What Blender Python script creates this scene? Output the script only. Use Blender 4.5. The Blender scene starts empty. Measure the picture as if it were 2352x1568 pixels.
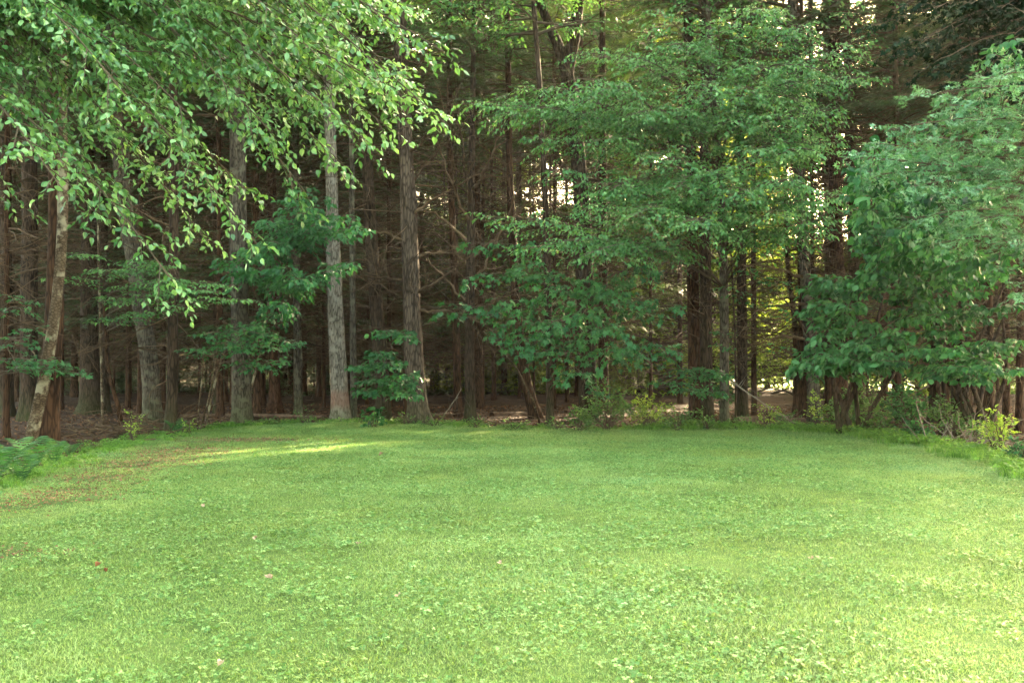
import bpy, math, random
import numpy as np
from mathutils import Vector, Matrix, noise

random.seed(7)
RNG = np.random.default_rng(7)
R = math.radians
scene = bpy.context.scene
COL = scene.collection

# ------------------------------------------------------------------ camera
CAM_H = 1.6
F_PX, CX, CY = 2287.0, 1176.0, 784.0          # measured on a 2352 px wide view of the photograph
PITCH = math.atan(46 / F_PX)
cam_d = bpy.data.cameras.new('camera')
cam = bpy.data.objects.new('camera', cam_d)
COL.objects.link(cam)
cam.location = (0, 0, CAM_H)
cam.rotation_euler = (R(90) + PITCH, 0, 0)
cam_d.lens = 35
cam_d.sensor_width = 36
cam_d.clip_start = 0.1
cam_d.clip_end = 2000
cam_d.dof.use_dof = True
cam_d.dof.focus_distance = 20
cam_d.dof.aperture_fstop = 9.0
scene.camera = cam

# ------------------------------------------------------------------ world and sun
SUN_AZ, SUN_EL = R(31), R(22)                   # azimuth to the right of the view, low behind the wood
world = bpy.data.worlds.new('World')
scene.world = world
world.use_nodes = True
wn = world.node_tree
bg = wn.nodes['Background']
sky = wn.nodes.new('ShaderNodeTexSky')
sky.sky_type = 'NISHITA'
sky.sun_disc = False
sky.sun_elevation = SUN_EL
sky.sun_rotation = SUN_AZ
sky.air_density = 1.0
sky.dust_density = 4.0
sky.ozone_density = 0.3
wb = wn.nodes.new('ShaderNodeMix')                # the camera's warm white balance for shade
wb.data_type, wb.blend_type = 'RGBA', 'MULTIPLY'
wb.inputs[0].default_value = 1
wb.inputs[7].default_value = (1.16, 1.0, .70, 1)
wn.links.new(sky.outputs[0], wb.inputs[6])
wn.links.new(wb.outputs[2], bg.inputs[0])
bg.inputs[1].default_value = 0.15
sun_d = bpy.data.lights.new('sun', 'SUN')
sun = bpy.data.objects.new('sun', sun_d)
COL.objects.link(sun)
sun_dir = Vector((math.sin(SUN_AZ) * math.cos(SUN_EL), math.cos(SUN_AZ) * math.cos(SUN_EL), math.sin(SUN_EL)))
sun.rotation_euler = sun_dir.to_track_quat('Z', 'Y').to_euler()
sun.location = sun_dir * 100
sun_d.energy = 4.4
sun_d.angle = R(0.6)
sun_d.color = (1.0, 0.80, 0.50)
vs = scene.view_settings
vs.view_transform = 'Standard'
vs.look = 'None'
vs.exposure = 4.65
vs.gamma = 1.0
vs.use_curve_mapping = False
scene.render.film_transparent = False
scene.cycles.max_bounces = 8
scene.cycles.diffuse_bounces = 4
scene.cycles.glossy_bounces = 2
scene.cycles.transmission_bounces = 6
scene.cycles.transparent_max_bounces = 4


# ------------------------------------------------------------------ placing
def ground_h(x, y):
    far = min(1.0, max(0.0, (y - 24) / 12))
    side = min(1.0, max(0.0, (abs(x) - 8.5) / 3))
    k = max(far, side)
    return (0.02 + 0.10 * k) * noise.noise(Vector((x * 0.16, y * 0.16, 3.1))) + 0.10 * k * noise.noise(Vector((x * .05, y * .05, 9)))


def at(px, py, Y):
    """The point at depth Y that the photograph shows at (px, py)."""
    r, u, f = px - CX, CY - py, F_PX
    y = f * math.cos(PITCH) - u * math.sin(PITCH)
    z = f * math.sin(PITCH) + u * math.cos(PITCH)
    return Vector((r * Y / y, Y, CAM_H + z * Y / y))


def ground_at(px, py):
    Y = 20.0
    for _ in range(6):
        h = ground_h((px - CX) * Y / F_PX, Y)
        Y = (CAM_H - h) * F_PX / (py - 830.0)
    p = at(px, py, Y)
    p.z = ground_h(p.x, p.y)
    return p


# ------------------------------------------------------------------ mesh building
class Acc:
    """Collects triangles, then links them as one mesh."""
    def __init__(s):
        s.V, s.F, s.T, s.n = [], [], [], 0

    def add(s, V, F, tint=0.5):
        V = np.asarray(V, dtype=np.float32).reshape(-1, 3)
        F = np.asarray(F, dtype=np.int32).reshape(-1, 3)
        s.V.append(V)
        s.F.append(F + s.n)
        s.T.append(np.broadcast_to(np.asarray(tint, dtype=np.float32), (len(V),)))
        s.n += len(V)

    def mesh(s, name, mat, smooth=False, origin=(0, 0, 0)):
        V = np.concatenate(s.V) - np.asarray(origin, dtype=np.float32)
        F = np.concatenate(s.F)
        T = np.concatenate(s.T)
        me = bpy.data.meshes.new(name)
        me.vertices.add(len(V))
        me.vertices.foreach_set('co', V.ravel())
        me.loops.add(F.size)
        me.loops.foreach_set('vertex_index', F.ravel())
        me.polygons.add(len(F))
        me.polygons.foreach_set('loop_start', np.arange(0, F.size, 3, dtype=np.int32))
        me.polygons.foreach_set('loop_total', np.full(len(F), 3, dtype=np.int32))
        me.polygons.foreach_set('use_smooth', np.full(len(F), smooth, dtype=bool))
        a = me.attributes.new('tint', 'FLOAT', 'POINT')
        a.data.foreach_set('value', np.ascontiguousarray(T))
        me.materials.append(mat)
        me.update(calc_edges=True)
        return me

    def build(s, name, mat, parent=None, smooth=False, kind=None):
        o = np.zeros(3) if parent is None else np.array(parent.location)
        ob = bpy.data.objects.new(name, s.mesh(name, mat, smooth, o))
        COL.objects.link(ob)
        if parent is not None:
            ob.parent = parent
        if kind:
            ob['kind'] = kind
        return ob


def link(name, mesh, parent=None, loc=(0, 0, 0), rz=0.0, sc=(1, 1, 1), kind=None):
    ob = bpy.data.objects.new(name, mesh)
    COL.objects.link(ob)
    ob.location, ob.rotation_euler, ob.scale = loc, (0, 0, rz), sc
    if parent is not None:
        ob.parent = parent
    if kind:
        ob['kind'] = kind
    return ob


def tag(o, label, cat, group=None):
    o['label'] = label
    o['category'] = cat
    if group:
        o['group'] = group
    return o


def thing(name, label, cat, loc, group=None):
    e = bpy.data.objects.new(name, None)
    e.empty_display_size = 0.2
    COL.objects.link(e)
    e.location = loc
    return tag(e, label, cat, group)


def nrm(v):
    return v / np.maximum(np.linalg.norm(v, axis=-1, keepdims=True), 1e-9)


def tube(acc, P, rad, sides=6, tint=0.5, cap=True):
    P = np.asarray(P, dtype=np.float64)
    n = len(P)
    rad = np.broadcast_to(np.asarray(rad, dtype=np.float64), (n,))
    T = nrm(np.gradient(P, axis=0))
    ref = np.array([0, 0, 1.0]) if abs(T[:, 2].mean()) < 0.8 else np.array([0, 1.0, 0])
    U = nrm(np.cross(T, ref))
    W = np.cross(T, U)
    a = np.arange(sides) * 2 * math.pi / sides
    ring = P[:, None, :] + rad[:, None, None] * (np.cos(a)[None, :, None] * U[:, None, :] + np.sin(a)[None, :, None] * W[:, None, :])
    V = ring.reshape(-1, 3)
    i, j = np.meshgrid(np.arange(n - 1), np.arange(sides), indexing='ij')
    A, B = i * sides + j, i * sides + (j + 1) % sides
    C, D = A + sides, B + sides
    F = np.concatenate([np.stack([A, B, D], -1).reshape(-1, 3), np.stack([A, D, C], -1).reshape(-1, 3)])
    if cap:
        V = np.concatenate([V, P[-1:]])
        k = (n - 1) * sides
        jj = np.arange(sides)
        F = np.concatenate([F, np.stack([k + jj, k + (jj + 1) % sides, np.full(sides, n * sides)], -1)])
    acc.add(V, F, tint)


# leaf shapes: length 1 along +y, upper face +z
def fan(outline, c):
    V = [c] + outline
    n = len(outline)
    return np.array(V, float), np.array([[0, i + 1, (i + 1) % n + 1] for i in range(n)])


def ovate(w=.30, fold=.09, tip=-.12):
    V = np.array([(0, 0, 0), (w * .8, .22, fold), (w, .5, fold), (w * .55, .78, fold * .3), (0, 1, tip),
                  (-w * .55, .78, fold * .3), (-w, .5, fold), (-w * .8, .22, fold), (0, .5, 0)], float)
    F = np.array([(0, 1, 8), (1, 2, 8), (2, 3, 8), (3, 4, 8), (4, 5, 8), (5, 6, 8), (6, 7, 8), (7, 0, 8)])
    return V, F


def rhomb(w=.3):
    return (np.array([(0, 0, 0), (w, .45, .07), (0, 1, -.1), (-w, .45, .07)], float), np.array([(0, 1, 2), (0, 2, 3)]))


def maple():
    pts = []
    for ang, r in ((-90, .06), (-60, .30), (-28, .46), (-10, .24), (8, .40), (28, .56), (44, .30), (58, .33), (90, .66),
                   (122, .33), (136, .30), (152, .56), (172, .40), (190, .24), (208, .46), (240, .30)):
        a = R(ang)
        pts.append((math.cos(a) * r, .34 + math.sin(a) * r, -.10 * r + (.05 if r < .35 else 0)))
    return fan(pts, (0, .30, .03))


def oak():
    o = [(0.02, 0), (.07, .18), (.26, .26), (.09, .33), (.36, .50), (.11, .50), (.40, .74), (.10, .68), (.24, .92), (.07, .84), (0, 1.02)]
    pts = [(x, y, -.12 * x + .04) for x, y in o] + [(-x, y - .02, -.12 * x + .04) for x, y in reversed(o[:-1])]
    V = np.array([(0, y, 0) for y in (.02, .25, .5, .75)] + pts, float)
    n = len(pts)
    F = []
    for i in range(n - 1):
        y = (pts[i][1] + pts[i + 1][1]) / 2
        c = 0 if y < .2 else 1 if y < .42 else 2 if y < .62 else 3
        F.append((c, 4 + i, 4 + i + 1))
    return V, np.array(F)


def needle_frond():
    V, F = [], []
    for i in range(9):
        y = i / 9.5
        for s in (-1, 1):
            k = len(V)
            L = .34 * (1 - .75 * i / 9) + .05
            V += [(0, y, 0), (0, y + .045, 0), (s * L, y + L * .75, -.05 * random.random())]
            F.append((k, k + 1, k + 2))
    k = len(V)
    V += [(-.015, 0, 0), (.015, 0, 0), (0, 1.05, -.05)]
    F.append((k, k + 1, k + 2))
    return np.array(V, float), np.array(F)


OVATE4 = (np.array([(0, 0, 0), (.28, .42, .08), (0, 1, -.12), (-.28, .42, .08), (0, .45, 0)], float), np.array([(0, 1, 4), (1, 2, 4), (2, 3, 4), (3, 0, 4)]))
OVATE, WIDE, RHOMB, MAPLE, OAK, FROND = ovate(), ovate(.40, .07, -.2), rhomb(), maple(), oak(), needle_frond()


class Leaves:
    def __init__(s):
        s.P, s.D, s.N, s.S, s.T = [], [], [], [], []

    def add(s, P, D, N, S, T):
        s.P.append(P), s.D.append(D), s.N.append(N), s.S.append(S), s.T.append(T)

    def arrays(s):
        P, D, N, S, T = (np.concatenate(a) for a in (s.P, s.D, s.N, s.S, s.T))
        D = nrm(D)
        N = nrm(N - (N * D).sum(1, keepdims=True) * D)
        return P, D, N, np.cross(D, N), S, T

    def mesh_into(s, acc, tpl, keep=None):
        P, D, N, X, S, T = s.arrays()
        if keep is not None:
            P, D, N, X, S, T = (a[keep] for a in (P, D, N, X, S, T))
        V, F = tpl
        wf = RNG.uniform(.7, 1.2, len(P))[:, None, None]      # every leaf a little broader or narrower, flatter or more curled
        cf = RNG.normal(1.0, .9, len(P))[:, None, None]
        W = P[:, None, :] + S[:, None, None] * (V[None, :, 0:1] * wf * X[:, None, :] + V[None, :, 1:2] * D[:, None, :] + V[None, :, 2:3] * cf * N[:, None, :])
        FF = (F[None] + (np.arange(len(P)) * len(V))[:, None, None]).reshape(-1, 3)
        acc.add(W.reshape(-1, 3), FF, np.repeat(T, len(V)))


def leaf_row(LV, p, q, n, size, spread=.9, hang=.35, flat=.45, tint=None):
    """Leaves set alternately along a twig from p to q."""
    t = (np.arange(n) + RNG.random(n) * .5) / n
    d = q - p
    L = np.linalg.norm(d) + 1e-6
    d = d / L
    side = np.cross(d, [0, 0, 1.0])
    side = side / (np.linalg.norm(side) + 1e-6)
    sg = np.where(np.arange(n) % 2 == 0, 1.0, -1.0)
    P = p + d * (t * L)[:, None]
    D = d * .75 + side * (sg * spread)[:, None] + RNG.normal(0, .25, (n, 3))
    D[-1] = d + RNG.normal(0, .15, 3)
    D[:, 2] -= hang * RNG.random(n) * 1.6
    N = np.array([0, 0, 1.0]) + RNG.normal(0, flat, (n, 3))
    S = size * (0.65 + .55 * RNG.random(n))
    T = np.clip((.5 if tint is None else tint) + RNG.normal(0, .2, n), 0, 1)
    LV.add(P, D, N, S, T)


def bough(LV, W, path, spread, step=.22, size=.08, gap=.05, bare=.35, r0=.03, droop=.3, sub=.16, twigs=True,
          flat=.45, hang=.35, plane=.18, sides=5):
    """A limb along path, side twigs in a roughly level layer and leaves along their twiglets."""
    K = np.array([list(p) for p in path], float)
    n = 24
    t = np.linspace(0, 1, n)
    if len(K) == 2:
        C = K[0] + (K[1] - K[0]) * t[:, None]
    else:                                            # quadratic curve through three handles
        a, b, c = K[0], K[1], K[2]
        C = ((1 - t) ** 2)[:, None] * a + (2 * t * (1 - t))[:, None] * b + (t ** 2)[:, None] * c
    L = np.linalg.norm(np.diff(C, axis=0), axis=1).sum()
    wob = np.cumsum(RNG.normal(0, .012 * L / n ** .5, (n, 3)), axis=0)
    wob *= np.sin(np.pi * t)[:, None]
    C = C + wob
    tube(W, C, r0 * (1 - .88 * t) + .002, sides)
    m = max(2, int(L * (1 - bare) / step))
    tint0 = RNG.uniform(.35, .65)
    for i in range(m):
        u = bare + (1 - bare) * (i + RNG.random() * .6) / m
        u = min(u, .995)
        k = u * (n - 1)
        k0 = int(k)
        p = C[k0] + (C[min(k0 + 1, n - 1)] - C[k0]) * (k - k0)
        tan = nrm(C[min(k0 + 1, n - 1)] - C[max(k0 - 1, 0)])
        sd = np.cross(tan, [0, 0, 1.0])
        sd = sd / (np.linalg.norm(sd) + 1e-6) * (1 if i % 2 else -1)
        l = spread * (.45 + .55 * RNG.random()) * (1.05 - .6 * max(0, (u - .5) * 2) ** 1.5)
        d = nrm(tan * RNG.uniform(.5, 1.1) + sd * RNG.uniform(.6, 1.1) + np.array([0, 0, RNG.normal(0, plane)]))
        q = p + d * l + np.array([0, 0, -droop * l * RNG.uniform(.2, 1.0)])
        mid = (p + q) / 2 + np.array([0, 0, .08 * l])
        pts = np.array([p, mid, q])
        if twigs:
            tube(W, pts, [r0 * .22 + .002, r0 * .15 + .0015, .001], 3, cap=False)
        tint = np.clip(tint0 + RNG.normal(0, .1), 0, 1)
        ns = max(2, int(l / sub))
        sd2 = np.cross(d, [0, 0, 1.0])
        for j in range(ns):
            v = (j + .3 + RNG.random() * .4) / ns
            a = (1 - v) ** 2 * p + 2 * v * (1 - v) * mid + v * v * q
            ll = l * .5 * (1.1 - v) + sub * .6
            dd = nrm(d * .8 + sd2 * (1 if j % 2 else -1) * RNG.uniform(.5, 1.0) + np.array([0, 0, RNG.normal(-.1, plane)]))
            b = a + dd * ll + np.array([0, 0, -droop * ll * .6])
            leaf_row(LV, a, b, max(2, int(ll / gap)), size, tint=tint, flat=flat, hang=hang)
        leaf_row(LV, mid, q, max(2, int(l * .5 / gap)), size, tint=tint, flat=flat, hang=hang)


def in_frame(P):
    y = np.maximum(P[:, 1], .1)
    px = P[:, 0] / y * F_PX
    py = (P[:, 2] - CAM_H) / y * F_PX
    return (np.abs(px) < CX - 4) & (py < 826) & (py > -700) & (P[:, 1] > 1)


def leafy(root, LV, tpl, mat, single=0, single_name='leaf', crown='crown'):
    """The foliage of one plant: the leaves that show largest as objects, all others as one part."""
    P, D, N, X, S, T = LV.arrays()
    keep = np.ones(len(P), bool)
    if single:
        sc = S / P[:, 1] * in_frame(P)
        # keep the front ones: nearer to the camera counts strongly
        idx = np.argsort(-sc)[:single]
        idx = idx[sc[idx] > 0]
        keep[idx] = False
        metas = []
        for k in range(5):
            a = Acc()
            a.add(tpl[0] * np.array([(1.1, 1, .6), (.8, 1, 1.6), (1.0, 1, 1.0), (.9, 1, -.4), (.72, 1, 2.2)][k]), tpl[1], .1 + .2 * k)
            metas.append(a.mesh(single_name, mat))
        base = root.location
        for i in idx:
            o = bpy.data.objects.new(single_name, metas[min(4, int(T[i] * 5))])
            o.parent = root
            s = S[i]
            M = Matrix(((X[i, 0] * s, D[i, 0] * s, N[i, 0] * s, P[i, 0] - base.x),
                        (X[i, 1] * s, D[i, 1] * s, N[i, 1] * s, P[i, 1] - base.y),
                        (X[i, 2] * s, D[i, 2] * s, N[i, 2] * s, P[i, 2] - base.z), (0, 0, 0, 1)))
            o.matrix_local = M
            COL.objects.link(o)
    a = Acc()
    LV.mesh_into(a, tpl, keep)
    return a.build(crown, mat, root, kind='stuff')


# ------------------------------------------------------------------ materials
def new_mat(name):
    m = bpy.data.materials.new(name)
    m.use_nodes = True
    nt = m.node_tree
    nt.nodes.clear()
    out = nt.nodes.new('ShaderNodeOutputMaterial')
    return m, nt, out


def N(nt, typ, **kw):
    n = nt.nodes.new(typ)
    for k, v in kw.items():
        if isinstance(k, str) and k.startswith('i_'):
            n.inputs[k[2:].replace('_', ' ')].default_value = v
        else:
            setattr(n, k, v)
    return n


def ramp(nt, stops, fac):
    r = nt.nodes.new('ShaderNodeValToRGB')
    e = r.color_ramp.elements
    while len(e) < len(stops):
        e.new(.5)
    for el, (p, c) in zip(e, stops):
        el.position = p
        el.color = (*c, 1)
    nt.links.new(fac, r.inputs[0])
    return r.outputs[0]


def leaf_mat(name, dark, mid, light, trans=.35, tcol=None, rough=.5, spec=.25, noise_scale=.6, broad=False):
    m, nt, out = new_mat(name)
    at_ = N(nt, 'ShaderNodeAttribute', attribute_name='tint')
    geo = N(nt, 'ShaderNodeNewGeometry')
    no = N(nt, 'ShaderNodeTexNoise')
    no.inputs['Scale'].default_value = noise_scale
    no.inputs['Detail'].default_value = 2
    nt.links.new(geo.outputs['Position'], no.inputs['Vector'])
    mx = N(nt, 'ShaderNodeMath', operation='MULTIPLY_ADD')
    nt.links.new(no.outputs[0], mx.inputs[0])
    mx.inputs[1].default_value = .8
    ad = N(nt, 'ShaderNodeMath', operation='ADD')
    nt.links.new(at_.outputs['Fac'], ad.inputs[0])
    ad.inputs[1].default_value = -.4
    nt.links.new(ad.outputs[0], mx.inputs[2])
    col = ramp(nt, [(0.05, dark), (.5, mid), (.98, light)], mx.outputs[0])
    if broad:                                        # patches of yellower and of bluer, denser growth
        nb = N(nt, 'ShaderNodeTexNoise')
        nb.inputs['Scale'].default_value = .22
        nb.inputs['Detail'].default_value = 5
        nb.inputs['Roughness'].default_value = .65
        nt.links.new(geo.outputs['Position'], nb.inputs['Vector'])
        tone = ramp(nt, [(.34, (1.0, .92, .78)), (.47, (.78, .84, .78)), (.56, (1.0, 1.0, 1.0)), (.68, (.90, 1.03, 1.35))], nb.outputs[0])
        mb = N(nt, 'ShaderNodeMix', data_type='RGBA', blend_type='MULTIPLY')
        mb.inputs[0].default_value = 1
        nt.links.new(col, mb.inputs[6])
        nt.links.new(tone, mb.inputs[7])
        col = mb.outputs[2]
    pr = N(nt, 'ShaderNodeBsdfPrincipled')
    nt.links.new(col, pr.inputs['Base Color'])
    pr.inputs['Roughness'].default_value = rough
    pr.inputs['Specular IOR Level'].default_value = spec
    tr = N(nt, 'ShaderNodeBsdfTranslucent')
    if tcol is None:
        mc = N(nt, 'ShaderNodeMix', data_type='RGBA', blend_type='MULTIPLY')
        mc.inputs[0].default_value = 1
        nt.links.new(col, mc.inputs[6])
        mc.inputs[7].default_value = (2.0, 1.75, .8, 1)
        nt.links.new(mc.outputs[2], tr.inputs[0])
    else:
        tr.inputs[0].default_value = (*tcol, 1)
    mix = N(nt, 'ShaderNodeMixShader')
    mix.inputs[0].default_value = trans
    nt.links.new(pr.outputs[0], mix.inputs[1])
    nt.links.new(tr.outputs[0], mix.inputs[2])
    nt.links.new(mix.outputs[0], out.inputs[0])
    return m


def bark_mat(name, dark, light, patch=None, scale=9, vert=.18, bump=.6, moss=None, moss_h=.9, band=None):
    m, nt, out = new_mat(name)
    tc = N(nt, 'ShaderNodeTexCoord')
    mp = N(nt, 'ShaderNodeMapping')
    mp.inputs['Scale'].default_value = (1, 1, vert)
    nt.links.new(tc.outputs['Object'], mp.inputs[0])
    n1 = N(nt, 'ShaderNodeTexNoise')
    n1.inputs['Scale'].default_value = scale
    n1.inputs['Detail'].default_value = 6
    n1.inputs['Roughness'].default_value = .65
    nt.links.new(mp.outputs[0], n1.inputs[0])
    vo = N(nt, 'ShaderNodeTexVoronoi', feature='DISTANCE_TO_EDGE')
    vo.inputs['Scale'].default_value = scale * 2.6
    nt.links.new(mp.outputs[0], vo.inputs[0])
    vr = N(nt, 'ShaderNodeMapRange')
    vr.inputs[2].default_value = .25
    nt.links.new(vo.outputs[0], vr.inputs[0])
    mul = N(nt, 'ShaderNodeMath', operation='MULTIPLY')
    nt.links.new(n1.outputs[0], mul.inputs[0])
    nt.links.new(vr.outputs[0], mul.inputs[1])
    add = N(nt, 'ShaderNodeMath', operation='MULTIPLY_ADD')
    add.inputs[1].default_value = .6
    nt.links.new(mul.outputs[0], add.inputs[0])
    h2 = N(nt, 'ShaderNodeMath', operation='MULTIPLY')
    h2.inputs[1].default_value = .55
    nt.links.new(n1.outputs[0], h2.inputs[0])
    nt.links.new(h2.outputs[0], add.inputs[2])
    col = ramp(nt, [(.26, dark), (.56, light)], add.outputs[0])
    n2 = N(nt, 'ShaderNodeTexNoise')
    n2.inputs['Scale'].default_value = 5
    n2.inputs['Detail'].default_value = 4
    nt.links.new(tc.outputs['Object'], n2.inputs[0])

    def mixin(col, fac, c, bt='MIX'):
        x = N(nt, 'ShaderNodeMix', data_type='RGBA', blend_type=bt)
        nt.links.new(fac, x.inputs[0])
        nt.links.new(col, x.inputs[6])
        x.inputs[7].default_value = (*c, 1)
        return x.outputs[2]
    if patch:
        pr_ = N(nt, 'ShaderNodeMapRange')
        pr_.inputs[1].default_value, pr_.inputs[2].default_value = .52, .62
        pr_.inputs[4].default_value = .75
        nt.links.new(n2.outputs[0], pr_.inputs[0])
        col = mixin(col, pr_.outputs[0], patch)
    sep = N(nt, 'ShaderNodeSeparateXYZ')
    nt.links.new(tc.outputs['Object'], sep.inputs[0])
    if moss:
        zz = N(nt, 'ShaderNodeMapRange')
        zz.inputs[1].default_value, zz.inputs[2].default_value = moss_h, 0
        nt.links.new(sep.outputs[2], zz.inputs[0])
        pm = N(nt, 'ShaderNodeMath', operation='MULTIPLY')
        nt.links.new(zz.outputs[0], pm.inputs[0])
        nt.links.new(n2.outputs[0], pm.inputs[1])
        pm2 = N(nt, 'ShaderNodeMath', operation='MULTIPLY', use_clamp=True)
        pm2.inputs[1].default_value = .9
        nt.links.new(pm.outputs[0], pm2.inputs[0])
        col = mixin(col, pm2.outputs[0], moss)
    if band:
        z0, z1, bc = band
        a = N(nt, 'ShaderNodeMapRange', interpolation_type='SMOOTHSTEP')
        a.inputs[1].default_value, a.inputs[2].default_value = z0 - .15, z0 + .1
        nt.links.new(sep.outputs[2], a.inputs[0])
        b = N(nt, 'ShaderNodeMapRange', interpolation_type='SMOOTHSTEP')
        b.inputs[1].default_value, b.inputs[2].default_value = z1 + .1, z1 - .1
        nt.links.new(sep.outputs[2], b.inputs[0])
        c = N(nt, 'ShaderNodeMath', operation='MULTIPLY')
        nt.links.new(a.outputs[0], c.inputs[0])
        nt.links.new(b.outputs[0], c.inputs[1])
        d = N(nt, 'ShaderNodeMath', operation='MULTIPLY')
        nt.links.new(c.outputs[0], d.inputs[0])
        nt.links.new(n1.outputs[0], d.inputs[1])
        col = mixin(col, d.outputs[0], bc)
    bs = N(nt, 'ShaderNodeBsdfPrincipled')
    bs.inputs['Roughness'].default_value = .95
    bs.inputs['Specular IOR Level'].default_value = .1
    nt.links.new(col, bs.inputs['Base Color'])
    bu = N(nt, 'ShaderNodeBump')
    bu.inputs['Strength'].default_value = bump
    bu.inputs['Distance'].default_value = .05
    nt.links.new(add.outputs[0], bu.inputs['Height'])
    nt.links.new(bu.outputs[0], bs.inputs['Normal'])
    nt.links.new(bs.outputs[0], out.inputs[0])
    return m


def plain_mat(name, c1, c2, scale=8, rough=.9):
    m, nt, out = new_mat(name)
    geo = N(nt, 'ShaderNodeNewGeometry')
    no = N(nt, 'ShaderNodeTexNoise')
    no.inputs['Scale'].default_value = scale
    no.inputs['Detail'].default_value = 5
    nt.links.new(geo.outputs['Position'], no.inputs['Vector'])
    at_ = N(nt, 'ShaderNodeAttribute', attribute_name='tint')
    ad = N(nt, 'ShaderNodeMath', operation='MULTIPLY_ADD')
    nt.links.new(at_.outputs['Fac'], ad.inputs[0])
    ad.inputs[1].default_value = .6
    s = N(nt, 'ShaderNodeMath', operation='MULTIPLY_ADD')
    s.inputs[1].default_value, s.inputs[2].default_value = 1.0, -.3
    nt.links.new(no.outputs[0], s.inputs[0])
    nt.links.new(s.outputs[0], ad.inputs[2])
    col = ramp(nt, [(.2, c1), (.8, c2)], ad.outputs[0])
    bs = N(nt, 'ShaderNodeBsdfPrincipled')
    bs.inputs['Roughness'].default_value = rough
    bs.inputs['Specular IOR Level'].default_value = .15
    nt.links.new(col, bs.inputs['Base Color'])
    nt.links.new(bs.outputs[0], out.inputs[0])
    return m


M_BEECH = leaf_mat('overhang_leaf', (.022, .078, .024), (.060, .160, .050), (.17, .32, .13), .32, rough=.34, spec=.55)
M_ELM = leaf_mat('elm_leaf', (.024, .082, .027), (.052, .150, .046), (.115, .24, .078), .3, rough=.5, spec=.25)
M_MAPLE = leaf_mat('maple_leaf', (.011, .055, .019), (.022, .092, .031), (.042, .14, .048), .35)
M_OAK = leaf_mat('oak_leaf', (.036, .115, .058), (.062, .170, .085), (.11, .25, .12), .25, rough=.5, spec=.3)
M_VINE = leaf_mat('vine_leaf', (.006, .038, .012), (.018, .090, .026), (.060, .18, .055), .3)
M_DARK = leaf_mat('shade_leaf', (.003, .011, .005), (.005, .017, .008), (.009, .027, .012), .2, spec=.06, rough=.7)  # shade on the upper right maple is put into this dark leaf colour
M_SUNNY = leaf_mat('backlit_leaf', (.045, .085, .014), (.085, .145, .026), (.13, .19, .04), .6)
M_NEEDLE = leaf_mat('needle', (.016, .040, .014), (.028, .060, .020), (.045, .085, .028), .25)
M_SHRUBBY = leaf_mat('ash_leaf', (.018, .075, .024), (.036, .125, .044), (.075, .19, .075), .35)
M_SHRUB = leaf_mat('shrub_leaf', (.025, .075, .025), (.050, .12, .035), (.09, .18, .05), .4)
M_YELLOW = leaf_mat('pale_and_sunlit_leaf', (.07, .14, .025), (.13, .23, .04), (.22, .33, .06), .45)  # yellowish leaves; on the sunlit shrubs the sunlight is put into this colour
M_FERN = leaf_mat('fern_leaf', (.010, .045, .014), (.026, .090, .026), (.055, .15, .042), .3)
M_GRASS = leaf_mat('grass_blade', (.060, .095, .028), (.135, .235, .062), (.28, .39, .15), .3, noise_scale=.55, broad=True)
M_CLOVER = leaf_mat('clover_leaf', (.060, .145, .038), (.125, .245, .070), (.26, .40, .16), .25, noise_scale=.8, broad=True)
M_LAWNWEED = leaf_mat('lawn_weed_leaf', (.06, .14, .035), (.10, .21, .055), (.16, .28, .08), .3)
M_GREY = bark_mat('grey_bark', (.015, .012, .009), (.075, .063, .048), patch=(.095, .09, .065), moss=(.045, .06, .02))
M_PALE = bark_mat('pale_bark', (.040, .034, .027), (.17, .150, .125), patch=(.19, .175, .15), moss=(.08, .10, .04), moss_h=.6,
                  band=(.42, .82, (.16, .075, .055)))
M_BROWN = bark_mat('brown_bark', (.011, .007, .0045), (.048, .032, .022), scale=7, moss=(.035, .045, .015))
M_BIG = bark_mat('grey_brown_bark', (.020, .014, .010), (.095, .070, .053), scale=7, moss=(.035, .045, .015))
M_RED = bark_mat('red_bark', (.013, .006, .0035), (.058, .029, .017), scale=7)
M_MOTTLED = bark_mat('mottled_bark', (.026, .017, .010), (.085, .062, .040), patch=(.22, .20, .14), scale=6, vert=1.4, bump=.3)
M_FARB = bark_mat('shaded_bark', (.011, .0055, .003), (.055, .029, .016), scale=6, bump=.4)
M_DEAD = plain_mat('dead_twig', (.024, .015, .008), (.095, .062, .036), 5)
M_PALEDEAD = plain_mat('weathered_stick', (.07, .058, .045), (.19, .165, .135), 9)
M_TWIG = plain_mat('live_twig', (.03, .022, .014), (.085, .066, .045), 7)
M_LITTER = plain_mat('fallen_leaf_brown', (.030, .014, .007), (.16, .080, .042), 3)
M_LOG = plain_mat('rotting_log', (.03, .018, .012), (.14, .09, .06), 7)


# ------------------------------------------------------------------ setting
LAWN_P = [(-420, 1250), (-180, 1168), (0, 1118), (150, 1060), (300, 1014), (450, 988), (600, 975), (800, 971), (1000, 976), (1200, 984), (1400, 989),
          (1600, 985), (1850, 990), (2000, 1003), (2200, 1036), (2352, 1078), (2620, 1170)]
LAWN_E = [ground_at(*p) for p in LAWN_P]
LAWN_XY = np.array([(p.x, p.y) for p in LAWN_E] + [(16, -14), (-16, -14)])


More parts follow.
